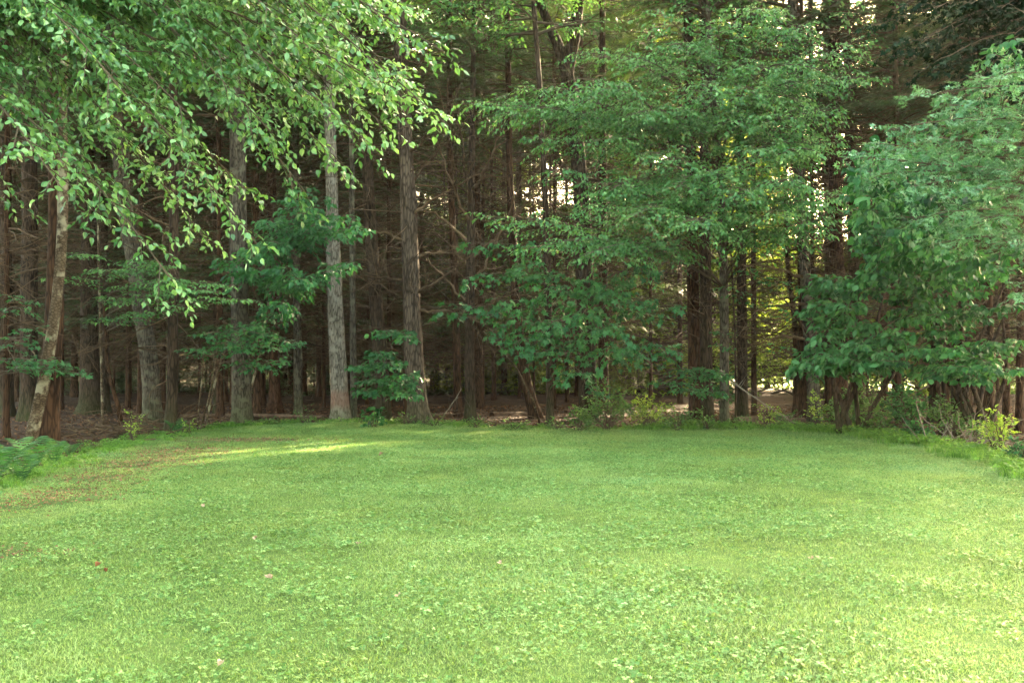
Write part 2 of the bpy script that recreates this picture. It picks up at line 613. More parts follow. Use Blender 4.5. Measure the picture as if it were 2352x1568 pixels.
def edge_dist(X, Y):
    """Signed distance to the lawn's edge: positive on the lawn."""
    X, Y = np.asarray(X, float), np.asarray(Y, float)
    best = np.full(X.shape, 1e9)
    inside = np.zeros(X.shape, bool)
    n = len(LAWN_XY)
    for i in range(n):
        a, b = LAWN_XY[i], LAWN_XY[(i + 1) % n]
        dx, dy = b - a
        t = np.clip(((X - a[0]) * dx + (Y - a[1]) * dy) / (dx * dx + dy * dy), 0, 1)
        best = np.minimum(best, np.hypot(X - a[0] - t * dx, Y - a[1] - t * dy))
        c = ((a[1] > Y) != (b[1] > Y))
        with np.errstate(divide='ignore', invalid='ignore'):
            xi = (b[0] - a[0]) * (Y - a[1]) / (b[1] - a[1]) + a[0]
        inside ^= c & (X < xi)
    return np.where(inside, best, -best)


def sheet(name, xs, ys, zf, mat):
    nx, ny = len(xs), len(ys)
    V = np.array([(x, y, zf(x, y)) for y in ys for x in xs], np.float32)
    i, j = np.meshgrid(np.arange(ny - 1), np.arange(nx - 1), indexing='ij')
    A = (i * nx + j).ravel()
    F = np.concatenate([np.stack([A, A + 1, A + nx + 1], -1), np.stack([A, A + nx + 1, A + nx], -1)])
    a = Acc()
    a.add(V, F)
    o = a.build(name, mat, smooth=True)
    o['kind'] = 'structure'
    return o


def ground_mat(name, stops, s1=.7, s2=14, bump=.5):
    m, nt, out = new_mat(name)
    geo = N(nt, 'ShaderNodeNewGeometry')
    n1 = N(nt, 'ShaderNodeTexNoise')
    n1.inputs['Scale'].default_value = s1
    n1.inputs['Detail'].default_value = 4
    n2 = N(nt, 'ShaderNodeTexNoise')
    n2.inputs['Scale'].default_value = s2
    n2.inputs['Detail'].default_value = 8
    n2.inputs['Roughness'].default_value = .75
    nt.links.new(geo.outputs['Position'], n1.inputs[0])
    nt.links.new(geo.outputs['Position'], n2.inputs[0])
    mx = N(nt, 'ShaderNodeMix', data_type='FLOAT')
    mx.inputs[0].default_value = .55
    nt.links.new(n1.outputs[0], mx.inputs[2])
    nt.links.new(n2.outputs[0], mx.inputs[3])
    col = ramp(nt, stops, mx.outputs[0])
    bs = N(nt, 'ShaderNodeBsdfPrincipled')
    bs.inputs['Roughness'].default_value = .95
    bs.inputs['Specular IOR Level'].default_value = .1
    nt.links.new(col, bs.inputs['Base Color'])
    bu = N(nt, 'ShaderNodeBump')
    bu.inputs['Strength'].default_value = bump
    bu.inputs['Distance'].default_value = .05
    nt.links.new(n2.outputs[0], bu.inputs['Height'])
    nt.links.new(bu.outputs[0], bs.inputs['Normal'])
    nt.links.new(bs.outputs[0], out.inputs[0])
    return m


M_FLOOR = ground_mat('leaf_mould', [(.35, (.014, .007, .004)), (.5, (.034, .017, .009)), (.65, (.07, .038, .021))])
M_LAWN = ground_mat('turf', [(.35, (.030, .060, .016)), (.5, (.060, .11, .026)), (.66, (.11, .15, .045))])
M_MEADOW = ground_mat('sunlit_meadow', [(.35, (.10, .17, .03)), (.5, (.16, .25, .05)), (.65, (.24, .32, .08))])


def grid_axis(lo, hi, fine_lo, fine_hi, fine, coarse_n):
    return np.concatenate([fine_lo - np.geomspace(fine_lo - lo, .6, coarse_n), np.arange(fine_lo, fine_hi, fine),
                           fine_hi + np.geomspace(.6, hi - fine_hi, coarse_n)])


sheet('forest_floor', grid_axis(-600, 600, -30, 30, .5, 14), grid_axis(-300, 900, -2, 60, .5, 14),
      lambda x, y: ground_h(x, y), M_FLOOR)


def lawn_z(x, y):
    e = float(edge_dist(x, y))
    rag = .25 * noise.noise(Vector((x * 1.3, y * 1.3, 0)))
    return ground_h(x, y) + .035 * max(-2.0, min(1.0, (e + rag) / .35))


sheet('lawn', np.arange(-17, 17, .3), np.arange(-15, 28, .3), lawn_z, M_LAWN)
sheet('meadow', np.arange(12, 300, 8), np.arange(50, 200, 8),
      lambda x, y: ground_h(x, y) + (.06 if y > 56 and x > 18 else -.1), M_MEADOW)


# ------------------------------------------------------------------ trunks
def trunk_mesh(acc, pts, rads, sides=18, flare=1.0, rough=.05, seed=0):
    """pts: centre line from the ground up; a swollen foot with root ridges, uneven girth."""
    P = np.array([list(p) for p in pts], float)
    d = np.concatenate([[0], np.cumsum(np.linalg.norm(np.diff(P, axis=0), axis=1))])
    s = np.concatenate([np.linspace(0, 1.2, 9), np.arange(1.5, d[-1], .35), [d[-1]]])
    C = np.stack([np.interp(s, d, P[:, k]) for k in range(3)], 1)
    for _ in range(3):                                # soften the bends
        C[1:-1] = (C[:-2] + 2 * C[1:-1] + C[2:]) / 4
    rr = np.interp(s, d, rads)
    a = np.arange(sides) * 2 * math.pi / sides
    ph = seed * 1.7
    V = []
    for i in range(len(s)):
        f = 1 + flare * .27 * math.exp(-s[i] * 3.6) + flare * .38 * np.maximum(0, np.sin(a * (4 + seed % 2) + ph)) * math.exp(-s[i] * 4.5)
        nz = np.array([noise.noise(Vector((math.cos(t) * 1.6 + seed, math.sin(t) * 1.6, s[i] * .9))) for t in a])
        r = rr[i] * f * (1 + rough * 2.2 * nz)
        V.append(np.stack([C[i, 0] + r * np.cos(a), C[i, 1] + r * np.sin(a), np.full(sides, C[i, 2])], 1))
    V = np.concatenate(V)
    V[:sides, 2] -= .15
    n = len(s)
    i, j = np.meshgrid(np.arange(n - 1), np.arange(sides), indexing='ij')
    A, B = i * sides + j, i * sides + (j + 1) % sides
    F = np.concatenate([np.stack([A, B, B + sides], -1).reshape(-1, 3), np.stack([A, B + sides, A + sides], -1).reshape(-1, 3)])
    acc.add(V, F)
    return s, C, rr


def dead_limbs(acc, axis, z0, z1, n, lmin, lmax, seed, up=.05, twig=7, rmax=.022):
    """Bare side limbs of a shaded conifer, each with a few fine twigs. axis(z) -> trunk centre."""
    rg = np.random.default_rng(seed)
    for _ in range(n):
        z = rg.uniform(z0, z1)
        az = rg.uniform(0, 2 * math.pi)
        L = rg.uniform(lmin, lmax)
        d = np.array([math.cos(az), math.sin(az), rg.normal(up, .22)])
        m = 5
        C = [np.array(axis(z))]
        for k in range(m):
            d = nrm(d + rg.normal(0, .16, 3) + np.array([0, 0, -.04]))
            C.append(C[-1] + d * L / m)
        C = np.array(C)
        r = rg.uniform(.5, 1) * rmax
        tube(acc, C, np.linspace(r, .003, m + 1), 4, tint=rg.random(), cap=False)
        for j in range(twig):
            u = rg.uniform(.25, .98) * m
            k = int(u)
            p = C[k] + (C[min(k + 1, m)] - C[k]) * (u - k)
            t = nrm(np.cross(C[min(k + 1, m)] - C[max(k - 1, 0)], [0, 0, 1]) * rg.choice([-1, 1]) + .6 * nrm(d) + rg.normal(0, .35, 3))
            l = rg.uniform(.2, .75)
            q = p + t * l
            e = q + nrm(t + rg.normal(0, .5, 3)) * l * .5
            tube(acc, np.array([p, q, e]), [.005, .0035, .0015], 3, tint=rg.random(), cap=False)


def conifer_crown(H, Rad, n, seed, density=1.0, frond=.34):
    """Layers of drooping needle sprays, local z from 0 to H; returns foliage mesh data and wood data."""
    global RNG
    keep = RNG
    RNG = np.random.default_rng(seed)
    LV, W = Leaves(), Acc()
    for i in range(n):
        z = H * (RNG.random() ** 1.15)
        az = RNG.uniform(0, 2 * math.pi)
        L = Rad * (1 - .75 * z / H) * RNG.uniform(.6, 1.1)
        d = np.array([math.cos(az), math.sin(az), .12])
        a = np.array([0, 0, z])
        b = a + d * L * .6
        c = a + d * L + np.array([0, 0, -.22 * L])
        t = np.linspace(0, 1, 6)[:, None]
        C = (1 - t) ** 2 * a + 2 * t * (1 - t) * b + t * t * c
        tube(W, C, np.linspace(.03, .004, 6), 3, cap=False)
        m = max(3, int(L * 6 * density))
        sd = np.cross(d, [0, 0, 1.0])
        for j in range(m):
            u = RNG.uniform(.15, 1)
            p = ((1 - u) ** 2 * a + 2 * u * (1 - u) * b + u * u * c)
            tw = nrm(d * .8 + sd * RNG.choice([-1, 1]) * RNG.uniform(.4, 1) + RNG.normal(0, .12, 3))
            l = RNG.uniform(.35, .9) * (1.15 - u * .5)
            k = max(2, int(l / .16))
            leaf_row(LV, p, p + tw * l + np.array([0, 0, -.18 * l]), k, frond, spread=.8, hang=.3, flat=.3)
    for i in range(10):                               # leader
        leaf_row(LV, np.array([0, 0, H * .8]), np.array([RNG.normal(0, .5), RNG.normal(0, .5), H]), 5, frond)
    tube(W, np.array([[0, 0, 0], [0, 0, H * .5], [0, 0, H]]), [.06, .04, .01], 5)
    RNG = keep
    a = Acc()
    LV.mesh_into(a, FROND)
    return a.mesh('crown', M_NEEDLE), W.mesh('limbs', M_DEAD)


def broad_crown(H, Rad, n, seed, mat, size=.13, step=.4, gap=.11, tpl=RHOMB, sub=.4):
    global RNG
    keep = RNG
    RNG = np.random.default_rng(seed)
    LV, W = Leaves(), Acc()
    for i in range(n):
        z = H * RNG.random()
        az = RNG.uniform(0, 2 * math.pi)
        prof = math.sin(math.pi * min(1, .15 + .85 * z / H)) ** .6
        L = max(.8, Rad * prof * RNG.uniform(.55, 1.1))
        a = np.array([0, 0, z * .8])
        d = np.array([math.cos(az), math.sin(az), RNG.uniform(.1, .6)])
        b = a + d * L * .6
        c = a + d * L
        c[2] = b[2] + RNG.uniform(-.3, .3)
        bough(LV, W, (a, b, c), L * .38, step=step, size=size, gap=gap, bare=.25, r0=.05, droop=.25, sub=sub, twigs=False, sides=4, plane=.4, flat=.7)
    RNG = keep
    a = Acc()
    LV.mesh_into(a, tpl)
    return a.mesh('crown', mat), W.mesh('limbs', M_TWIG)


CON = [conifer_crown(11 + k, 2.6 + .25 * k, (42, 100, 50, 100)[k], 100 + k) for k in range(4)]
LOWC = [conifer_crown(7, 2.6, 34, 120 + k, 1.0, .28) for k in range(2)]
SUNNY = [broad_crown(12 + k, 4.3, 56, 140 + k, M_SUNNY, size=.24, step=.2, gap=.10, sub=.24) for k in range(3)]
TALL = [broad_crown(10, 4.3, 56, 150 + k, M_ELM, size=.15, step=.22, gap=.10, sub=.26) for k in range(2)]


def make_tree(name, label, cat, path, bark, top=21.0, crown=None, crown_z=8.0, group=None, limbs=None, top_r=None, rough=.05, flare=1.0, seed=None,
              crown_sc=1.0, low=None):
    """path: (px, py, width in px) from the foot upwards, measured on the photograph; the trunk goes on above the frame to `top`."""
    px, py, w = path[0]
    g = ground_at(px, py)
    root = thing(name, label, cat, g, group)
    Y = g.y
    pts, rad = [Vector(g)], [w * Y / F_PX / 2 * .76]
    for (x, y, w_) in path[1:]:
        pts.append(at(x, y, Y))
        rad.append(w_ * Y / F_PX / 2 * .88)
    if pts[-1].z < top:
        dv = (pts[-1] - pts[-2]).normalized()
        dv = (dv + Vector((0, 0, 1.2))).normalized()
        e = pts[-1] + dv * (top - pts[-1].z) / dv.z
        pts.append(e)
        rad.append(top_r or max(.03, rad[-1] * .3))
    a = Acc()
    seed = seed if seed is not None else int(px)
    s, C, rr = trunk_mesh(a, pts, rad, flare=flare, rough=rough, seed=seed)
    a.build('trunk', bark, root, smooth=True)

    def axis(z):
        return (np.interp(z, C[:, 2], C[:, 0]), np.interp(z, C[:, 2], C[:, 1]), z)
    if limbs:
        z0, z1, n, l0, l1 = limbs
        b = Acc()
        dead_limbs(b, axis, z0, z1, n, l0, l1, seed + 5)
        b.build('dead_limbs', M_DEAD, root, kind='stuff')
    rg = random.Random(seed)
    for cr, cz, cs in ((crown, crown_z, crown_sc), (low, 2.6, 1.0)):
        if cr is None:
            continue
        x, y, z = axis(cz)
        rz = rg.uniform(0, 6.28)
        cm, wm = cr
        loc = (x - g.x, y - g.y, z - g.z)
        link('crown', cm, root, loc, rz, (cs, cs, cs), 'stuff')
        link('limbs', wm, root, loc, rz, (cs, cs, cs), 'stuff')
    return root, axis


H = 'hemlock_tree'
T = {}
T['far_left'] = make_tree(H, 'dark trunk cut by the left border of the photo, behind the mottled leaning birch', 'tree', [(14, 957, 44), (10, 500, 34), (8, 0, 26)], M_BROWN, crown=CON[0], limbs=(1.8, 9, 40, 1, 2.6), low=LOWC[0])
T['left2'] = make_tree(H, 'dark furrowed trunk standing just left of and behind the mottled leaning birch', 'tree', [(66, 966, 52), (68, 500, 40), (66, 0, 30)], M_BROWN, crown=CON[1], limbs=(1.8, 9, 40, 1, 2.6))
T['grey_left'] = make_tree('oak_tree', 'thick trunk that the mottled leaning birch crosses in front of', 'tree', [(108, 1034, 66), (122, 800, 46), (130, 560, 42), (128, 300, 36), (126, 0, 32)], M_FARB, crown=TALL[0], crown_z=9, crown_sc=1.1, flare=.4)
T['birch'] = make_tree('birch_tree', 'slender leaning birch with brown and cream mottled bark at the left lawn edge', 'tree', [(62, 1042, 36), (100, 880, 32), (132, 690, 27), (146, 500, 26), (142, 300, 23), (150, 0, 20)], M_MOTTLED, top=15, crown=TALL[1], crown_z=8, crown_sc=.8, flare=.6)
T['yellow'] = make_tree(H, 'mossy brown trunk with a yellow sunlit patch near its foot', 'tree', [(208, 950, 64), (205, 800, 44), (204, 500, 36), (200, 0, 26)], M_BROWN, crown=CON[2], limbs=(2, 9, 45, 1, 2.8), low=LOWC[1], flare=1.5)
T['thin5'] = make_tree(H, 'thin trunk touching the right side of the trunk with the yellow patch', 'tree', [(243, 946, 24), (240, 700, 20), (236, 0, 14)], M_BROWN, crown=CON[3], limbs=(2, 9, 40, 1, 2.2))
T['lean'] = make_tree('oak_tree', 'big grey leaning trunk curving up to the left out of the wood', 'tree', [(352, 984, 60), (346, 850, 46), (326, 720, 42), (300, 560, 38), (280, 430, 36), (262, 200, 32), (250, 0, 28)], M_GREY, top=17, crown=TALL[0], crown_z=9, rough=.07)
T['dark_stub'] = make_tree(H, 'short dark mossy trunk in front of the foot of the big leaning trunk', 'tree', [(390, 1000, 34), (396, 880, 28), (400, 600, 24), (398, 0, 16)], M_BROWN, crown=CON[0], limbs=(1.2, 9, 45, .8, 2.2))
T['t497'] = make_tree(H, 'narrow brown trunk halfway between the big leaning trunk and the furrowed grey oak', 'tree', [(497, 950, 18), (495, 500, 15), (493, 0, 11)], M_BROWN, crown=CON[1], limbs=(2, 9, 40, .8, 2.2), low=LOWC[0])
T['t553'] = make_tree('oak_tree', 'stout furrowed grey brown trunk behind the low maple spray left of centre', 'tree', [(555, 978, 58), (553, 800, 48), (548, 560, 44), (545, 200, 36), (544, 0, 32)], M_GREY, crown=TALL[1], crown_z=9)
T['t585'] = make_tree(H, 'thin dark trunk peeping out right of the stout furrowed grey trunk', 'tree', [(590, 952, 24), (588, 500, 18), (586, 0, 12)], M_FARB, crown=CON[2], limbs=(2, 9, 40, .8, 2.2))
T['t630'] = make_tree(H, 'reddish brown trunk between the furrowed grey oak and the mossy thin trunk', 'tree', [(632, 946, 34), (628, 700, 26), (622, 300, 22), (618, 0, 18)], M_RED, crown=CON[3], limbs=(2, 9, 50, .8, 2.4))
T['t685'] = make_tree(H, 'greenish thin trunk left of the pale trunk with the red band', 'tree', [(686, 950, 26), (682, 700, 21), (676, 300, 18), (672, 0, 15)], M_GREY, crown=CON[0], limbs=(2, 9, 50, .8, 2.4), low=LOWC[1])
T['pale'] = make_tree('oak_tree', 'pale grey trunk with a faded red band near its foot', 'tree', [(784, 970, 54), (777, 850, 45), (768, 650, 40), (764, 500, 32), (758, 300, 29), (750, 0, 25)], M_PALE, crown=TALL[0], crown_z=9.5)
T['t812'] = make_tree('maple_tree', 'slim grey trunk close against the right of the pale banded trunk', 'tree', [(813, 966, 20), (810, 700, 16), (808, 400, 15), (806, 0, 12)], M_GREY, crown=TALL[1], crown_z=10, crown_sc=.8, flare=.5)
T['t880'] = make_tree(H, 'brown furrowed trunk between the slim grey trunk and the tallest straight conifer', 'tree', [(882, 962, 44), (868, 750, 36), (856, 600, 33), (846, 420, 30), (838, 200, 27), (832, 0, 24)], M_BROWN, crown=CON[1], limbs=(2, 11, 70, .8, 2.6))
T['big'] = make_tree('pine_tree', 'largest straight grey brown conifer trunk left of centre with dead limb stubs', 'tree', [(962, 972, 58), (952, 850, 50), (946, 700, 46), (940, 500, 42), (930, 300, 38), (915, 0, 32)], M_BIG, crown=CON[2], limbs=(2.6, 12, 70, 1, 3.4), rough=.09)
T['t1080'] = make_tree('oak_tree', 'dark slender trunk with upswept bare limbs at the centre of the lawn edge', 'tree', [(1080, 972, 32), (1078, 800, 26), (1081, 600, 23), (1083, 400, 18), (1086, 200, 14), (1090, 0, 10)], M_BROWN, top=15, crown=TALL[0], crown_z=9.5, crown_sc=.8)
T['t1050'] = make_tree(H, 'brown trunk just left of the dark slender trunk at the centre', 'tree', [(1052, 958, 24), (1046, 700, 19), (1035, 400, 16), (1030, 0, 13)], M_FARB, crown=CON[3], limbs=(2, 11, 60, .8, 2.4))
T['t1205'] = make_tree(H, 'brown trunk leaning left that narrows upward right of the centre', 'tree', [(1232, 960, 36), (1205, 870, 30), (1185, 700, 24), (1170, 400, 18), (1165, 0, 14)], M_FARB, crown=CON[0], limbs=(2, 11, 60, .8, 2.4))
T['t1265'] = make_tree('maple_tree', 'thin dark trunk rising from the weeds just left of the maple thicket', 'tree', [(1264, 982, 24), (1262, 800, 19), (1254, 500, 16), (1240, 200, 14), (1225, 0, 12)], M_BROWN, top=15, crown=TALL[1], crown_z=9.5, crown_sc=.7, flare=.5)
T['fork'] = make_tree('pine_tree', 'heavy dark trunk that splits into two great forks near the top of the photo', 'tree', [(1352, 962, 54), (1345, 700, 46), (1336, 450, 42), (1318, 260, 38), (1302, 150, 36), (1262, 60, 26), (1235, 0, 24)], M_BROWN, top=19, crown=CON[1], crown_z=12, limbs=(2, 10, 50, 1, 2.8))
T['pairL'] = make_tree('pine_tree', 'left one of the thick dark twin trunks right of centre', 'tree', [(1597, 972, 36), (1594, 800, 32), (1590, 500, 30), (1584, 200, 27), (1580, 0, 24)], M_RED, crown=CON[2], limbs=(2, 12, 80, 1, 3.2))
T['pairR'] = make_tree('pine_tree', 'right one of the thick dark twin trunks right of centre', 'tree', [(1626, 974, 36), (1622, 800, 32), (1618, 500, 28), (1620, 200, 25), (1620, 0, 23)], M_BROWN, crown=CON[3], limbs=(2, 12, 80, 1, 3.2))
T['elm'] = make_tree('elm_tree', 'slim grey elm trunk with small vines and wide layered pale green boughs', 'tree', [(1664, 980, 28), (1664, 800, 24), (1662, 560, 21), (1650, 330, 19), (1630, 100, 16), (1622, 0, 14)], M_GREY, top=14, crown=TALL[0], crown_z=10, crown_sc=.8, flare=.5)
T['t1705'] = make_tree(H, 'straight dark trunk left of the bright gap in the wood', 'tree', [(1705, 966, 32), (1705, 800, 26), (1702, 500, 22), (1700, 0, 17)], M_BROWN, crown=CON[0], limbs=(1.8, 12, 90, 1, 3.2))
T['t1825'] = make_tree(H, 'thin black crooked trunk against the bright gap in the wood', 'tree', [(1826, 962, 20), (1832, 860, 16), (1826, 740, 14), (1808, 600, 12), (1804, 400, 10), (1800, 200, 8)], M_FARB, top=11, crown=LOWC[1], crown_z=8, limbs=(1.8, 9, 40, .8, 2.4), flare=.4)
T['t1870'] = make_tree('maple_tree', 'mottled grey trunk right of the bright gap with green sprigs on it', 'tree', [(1872, 968, 38), (1862, 800, 33), (1848, 600, 29), (1838, 430, 27), (1828, 200, 25), (1818, 0, 22)], M_GREY, crown=TALL[1], crown_z=9.5)
T['t1925'] = make_tree('pine_tree', 'broad dark trunk wrapped in vines at the left end of the big thicket', 'tree', [(1932, 966, 50), (1926, 800, 42), (1920, 500, 34), (1915, 0, 28)], M_RED, crown=CON[1], limbs=(2, 12, 60, 1, 3.0))
T['t1965'] = make_tree('pine_tree', 'second dark trunk standing close right of the vine wrapped one', 'tree', [(1975, 958, 36), (1965, 700, 28), (1950, 300, 22), (1945, 0, 18)], M_BROWN, crown=CON[2], limbs=(2, 12, 60, 1, 3.0))
T['t2275'] = make_tree(H, 'reddish trunk under the thicket, leftmost of the three near the right border', 'tree', [(2272, 988, 34), (2270, 800, 28), (2266, 400, 22), (2262, 0, 18)], M_RED, crown=CON[3], limbs=(2, 10, 50, 1, 2.6))
T['t2312'] = make_tree(H, 'reddish trunk under the thicket, middle one of the three near the right border', 'tree', [(2312, 982, 22), (2311, 800, 18), (2308, 400, 15), (2305, 0, 12)], M_RED, crown=CON[0], limbs=(2, 10, 50, 1, 2.6))
T['t2342'] = make_tree(H, 'reddish trunk under the thicket, rightmost of the three near the right border', 'tree', [(2342, 994, 24), (2344, 800, 20), (2348, 400, 17), (2350, 0, 13)], M_RED, crown=CON[1], limbs=(2, 10, 50, 1, 2.6))
T['t2180'] = make_tree(H, 'dark trunk in the middle of the big thicket at the right', 'tree', [(2150, 968, 40), (2152, 800, 34), (2155, 400, 28), (2155, 0, 22)], M_BROWN, crown=CON[2], limbs=(2, 10, 60, 1, 2.6))

# the right-hand fork of the forked pine
r_, ax_ = T['fork']
a_ = Acc()
Yf = r_.location.y
fk = [Vector(ax_(at(1302, 165, Yf).z)), at(1318, 90, Yf), at(1330, 0, Yf - .2), at(1345, -200, Yf - .5), at(1350, -420, Yf - .5)]
tube(a_, [list(p) for p in fk], [.20, .17, .15, .11, .03], 12)
a_.build('fork_limb', M_BROWN, r_, smooth=True)

# long upswept bare limbs at the centre
for key, lims in (('t1080', [((1082, 600), (1160, 520), (1290, 390)), ((1080, 660), (1150, 560), (1195, 420)), ((1080, 560), (1000, 480), (930, 470)), ((1082, 520), (1030, 420), (1000, 300)),
                             ((1080, 700), (1020, 640), (950, 560)), ((1084, 440), (1130, 380), (1165, 250)), ((1082, 480), (1060, 380), (1050, 180)), ((1078, 740), (1130, 690), (1200, 660))]),
                  ('big', [((945, 500), (1010, 440), (1100, 400)), ((950, 600), (1010, 560), (1090, 600)), ((952, 680), (1020, 640), (1120, 560)), ((946, 560), (860, 520), (800, 530)),
                           ((940, 430), (1020, 330), (1090, 260)), ((952, 720), (1030, 700), (1100, 740)), ((945, 640), (880, 650), (810, 610)), ((936, 360), (1000, 300), (1060, 200))]),
                  ('t1870', [((1850, 700), (1770, 690), (1690, 740)), ((1845, 640), (1760, 600), (1680, 610)), ((1848, 560), (1760, 540), (1690, 560)), ((1856, 780), (1780, 760), (1720, 800))])):
    r_, ax_ = T[key]
    Yt = r_.location.y
    a_ = Acc()
    for lm in lims:
        dy = random.uniform(-1.6, .8)
        A_, B_, C_ = at(*lm[0], Yt), at(*lm[1], Yt + dy * .5), at(*lm[2], Yt + dy)
        c0 = ax_(A_.z)
        A_.x, A_.y = c0[0], c0[1]
        t = np.linspace(0, 1, 14)[:, None]
        C = (1 - t) ** 2 * np.array(A_) + 2 * t * (1 - t) * np.array(B_) + t * t * np.array(C_)
        C[1:-1] += RNG.normal(0, .025, (12, 3))
        tube(a_, C, np.linspace(.045, .008, 14), 6, tint=RNG.random())
        for j in range(9):
            k = RNG.integers(3, 13)
            d = nrm(nrm(C[k] - C[k - 1]) + RNG.normal(0, .6, 3))
            l = RNG.uniform(.4, 1.2)
            m_ = C[k] + d * l * .5
            e_ = m_ + nrm(d + RNG.normal(0, .4, 3)) * l * .5
            tube(a_, np.array([C[k], m_, e_]), [.012, .007, .003], 4, tint=RNG.random())
            for _k in range(3):
                tube(a_, np.array([m_, m_ + nrm(d + RNG.normal(0, .8, 3)) * .35]), [.005, .002], 3, cap=False, tint=RNG.random())
    a_.build('bare_limbs', M_DEAD, r_, kind='stuff')

# ------------------------------------------------------------------ trees deeper in the wood
lim = []
for k in range(5):
    a_ = Acc()
    dead_limbs(a_, lambda z: (0, 0, z), 1.5, 11, 130, .8, 3.0, 300 + k, twig=9, rmax=.022)
    lim.append(a_.mesh('dead_limbs', M_DEAD))
trk = []
for k in range(5):
    a_ = Acc()
    lean = random.uniform(-.5, .5)
    trunk_mesh(a_, [(0, 0, 0), (lean * .3, 0, 6), (lean, 0, 12), (lean, 0, 20)], [.17, .13, .10, .03], sides=9, rough=.04, seed=k + 20)
    trk.append(a_.mesh('trunk', M_FARB, True))
taken = [(r.location.x, r.location.y) for r, _ in T.values()]


def wood_tree(x, y, label, group, crown, s=1.0, name='hemlock_tree', low=None):
    root = thing(name, label, 'tree', (x, y, ground_h(x, y)), group)
    k = random.randrange(5)
    rz = random.uniform(0, 6.28)
    w = random.choice([.35, .4, .45, .5, .6, .75, .95])
    link('trunk', trk[k], root, (0, 0, 0), rz, (w, w, s))
    link('dead_limbs', lim[random.randrange(5)], root, (0, 0, 0), random.uniform(0, 6.28), (1, 1, 1), 'stuff')
    cz = random.uniform(10, 13.5) if -.1 < x / max(y, 1) < .3 and y > 24 else random.uniform(6.5, 9.5)
    rz = random.uniform(0, 6.28)
    link('crown', crown[0], root, (0, 0, cz), rz, (s, s, s), 'stuff')
    link('limbs', crown[1], root, (0, 0, cz), rz, (s, s, s), 'stuff')
    if low:
        link('lower_foliage', low[0], root, (0, 0, random.uniform(2, 4)), rz, (1, 1, 1), 'stuff')
    taken.append((x, y))
    return root


def free(x, y, d):
    return all((x - a) ** 2 + (y - b) ** 2 > d * d for a, b in taken)


def in_corridor(x, y, w):
    """An opening in the wood along which the low sun reaches the undergrowth."""
    u = Vector((math.sin(SUN_AZ), math.cos(SUN_AZ)))
    for sx, sy in ((10.2, 43.0), (12.8, 53.5)):
        d = Vector((x - sx, y - sy))
        t = d.dot(u)
        if -2 < t < 60 and (d - u * t).length < w:
            return True
    return False


n = 0
tries = 0
while n < 165 and tries < 6000:
    tries += 1
    y = 26.5 + 46 * random.random() ** .8
    x = random.uniform(-.60, .60) * y
    bright = x > .10 * y                               # the wood is shallower on the right
    if bright and (y > 43 or random.random() < .45):
        continue
    if edge_dist(x, y) > -1.2 or not free(x, y, 1.5 if y < 40 else 1.9):
        continue
    if .17 < x / y < .30 and y > 30:                   # the bright gap
        continue
    if (in_corridor(x, y, 2.4) or .195 < x / y < .275) and y > 30:
        continue
    if -.12 * y < x < .2 * y and random.random() < .35:
        continue
    deep = y > 40
    wood_tree(x, y, 'slender bare trunked conifer far back in the dark of the wood' if deep else
              'slender conifer with dead side twigs in the second row of the wood',
              'conifers far back in the wood' if deep else 'conifers in the second row of the wood', CON[(0, 2)[n % 2] if -.12 * y < x < .08 * y else n % 4 if x > 0 else (1, 3)[n % 2]],
              random.uniform(.85, 1.15), low=LOWC[random.randrange(2)] if (x < 0 and random.random() < .65) else None)
    n += 1
# the wood along both sides of the lawn; out-of-view trees added to shade it
for x, y in ((-9.6, 14.5), (-11.8, 17.5), (-10.4, 20.5), (-13.5, 22), (-9.2, 11), (-12.5, 13), (10.5, 17), (12.5, 20), (10.8, 22.5), (13.5, 24), (7.9, 27.0), (8.7, 28.8), (9.7, 30.6), (10.7, 33.2), (11.7, 36.2), (12.6, 38.5), (9.9, 25.5), (12, 27.5), (15, 28), (11.2, 30), (14.5, 32), (17, 30), (-9.5, 7.5), (-11, 4), (-9.8, .5), (-12.5, 9), (-10.5, -3), (-13, 1), (11, 5), (12.5, 9)):
    wood_tree(x, y, 'conifer in the wood beside the lawn, close to the edge of the photo', 'conifers beside the lawn', CON[(1, 3)[int(y) % 2]], low=LOWC[1] if x > 9 and y > 12 else None)  # low foliage on the right added to block sun on the lawn

for x, y in ((.8, 27.8), (2.8, 30.5), (4.8, 34.5), (6.4, 38), (3.2, 36), (1.4, 33)):  # conifers added to block a sun streak on the left lawn
    if free(x, y, .8):
        wood_tree(x, y, 'conifer', 'conifers in the second row of the wood', CON[1 if y > 33 else 3], low=LOWC[0])

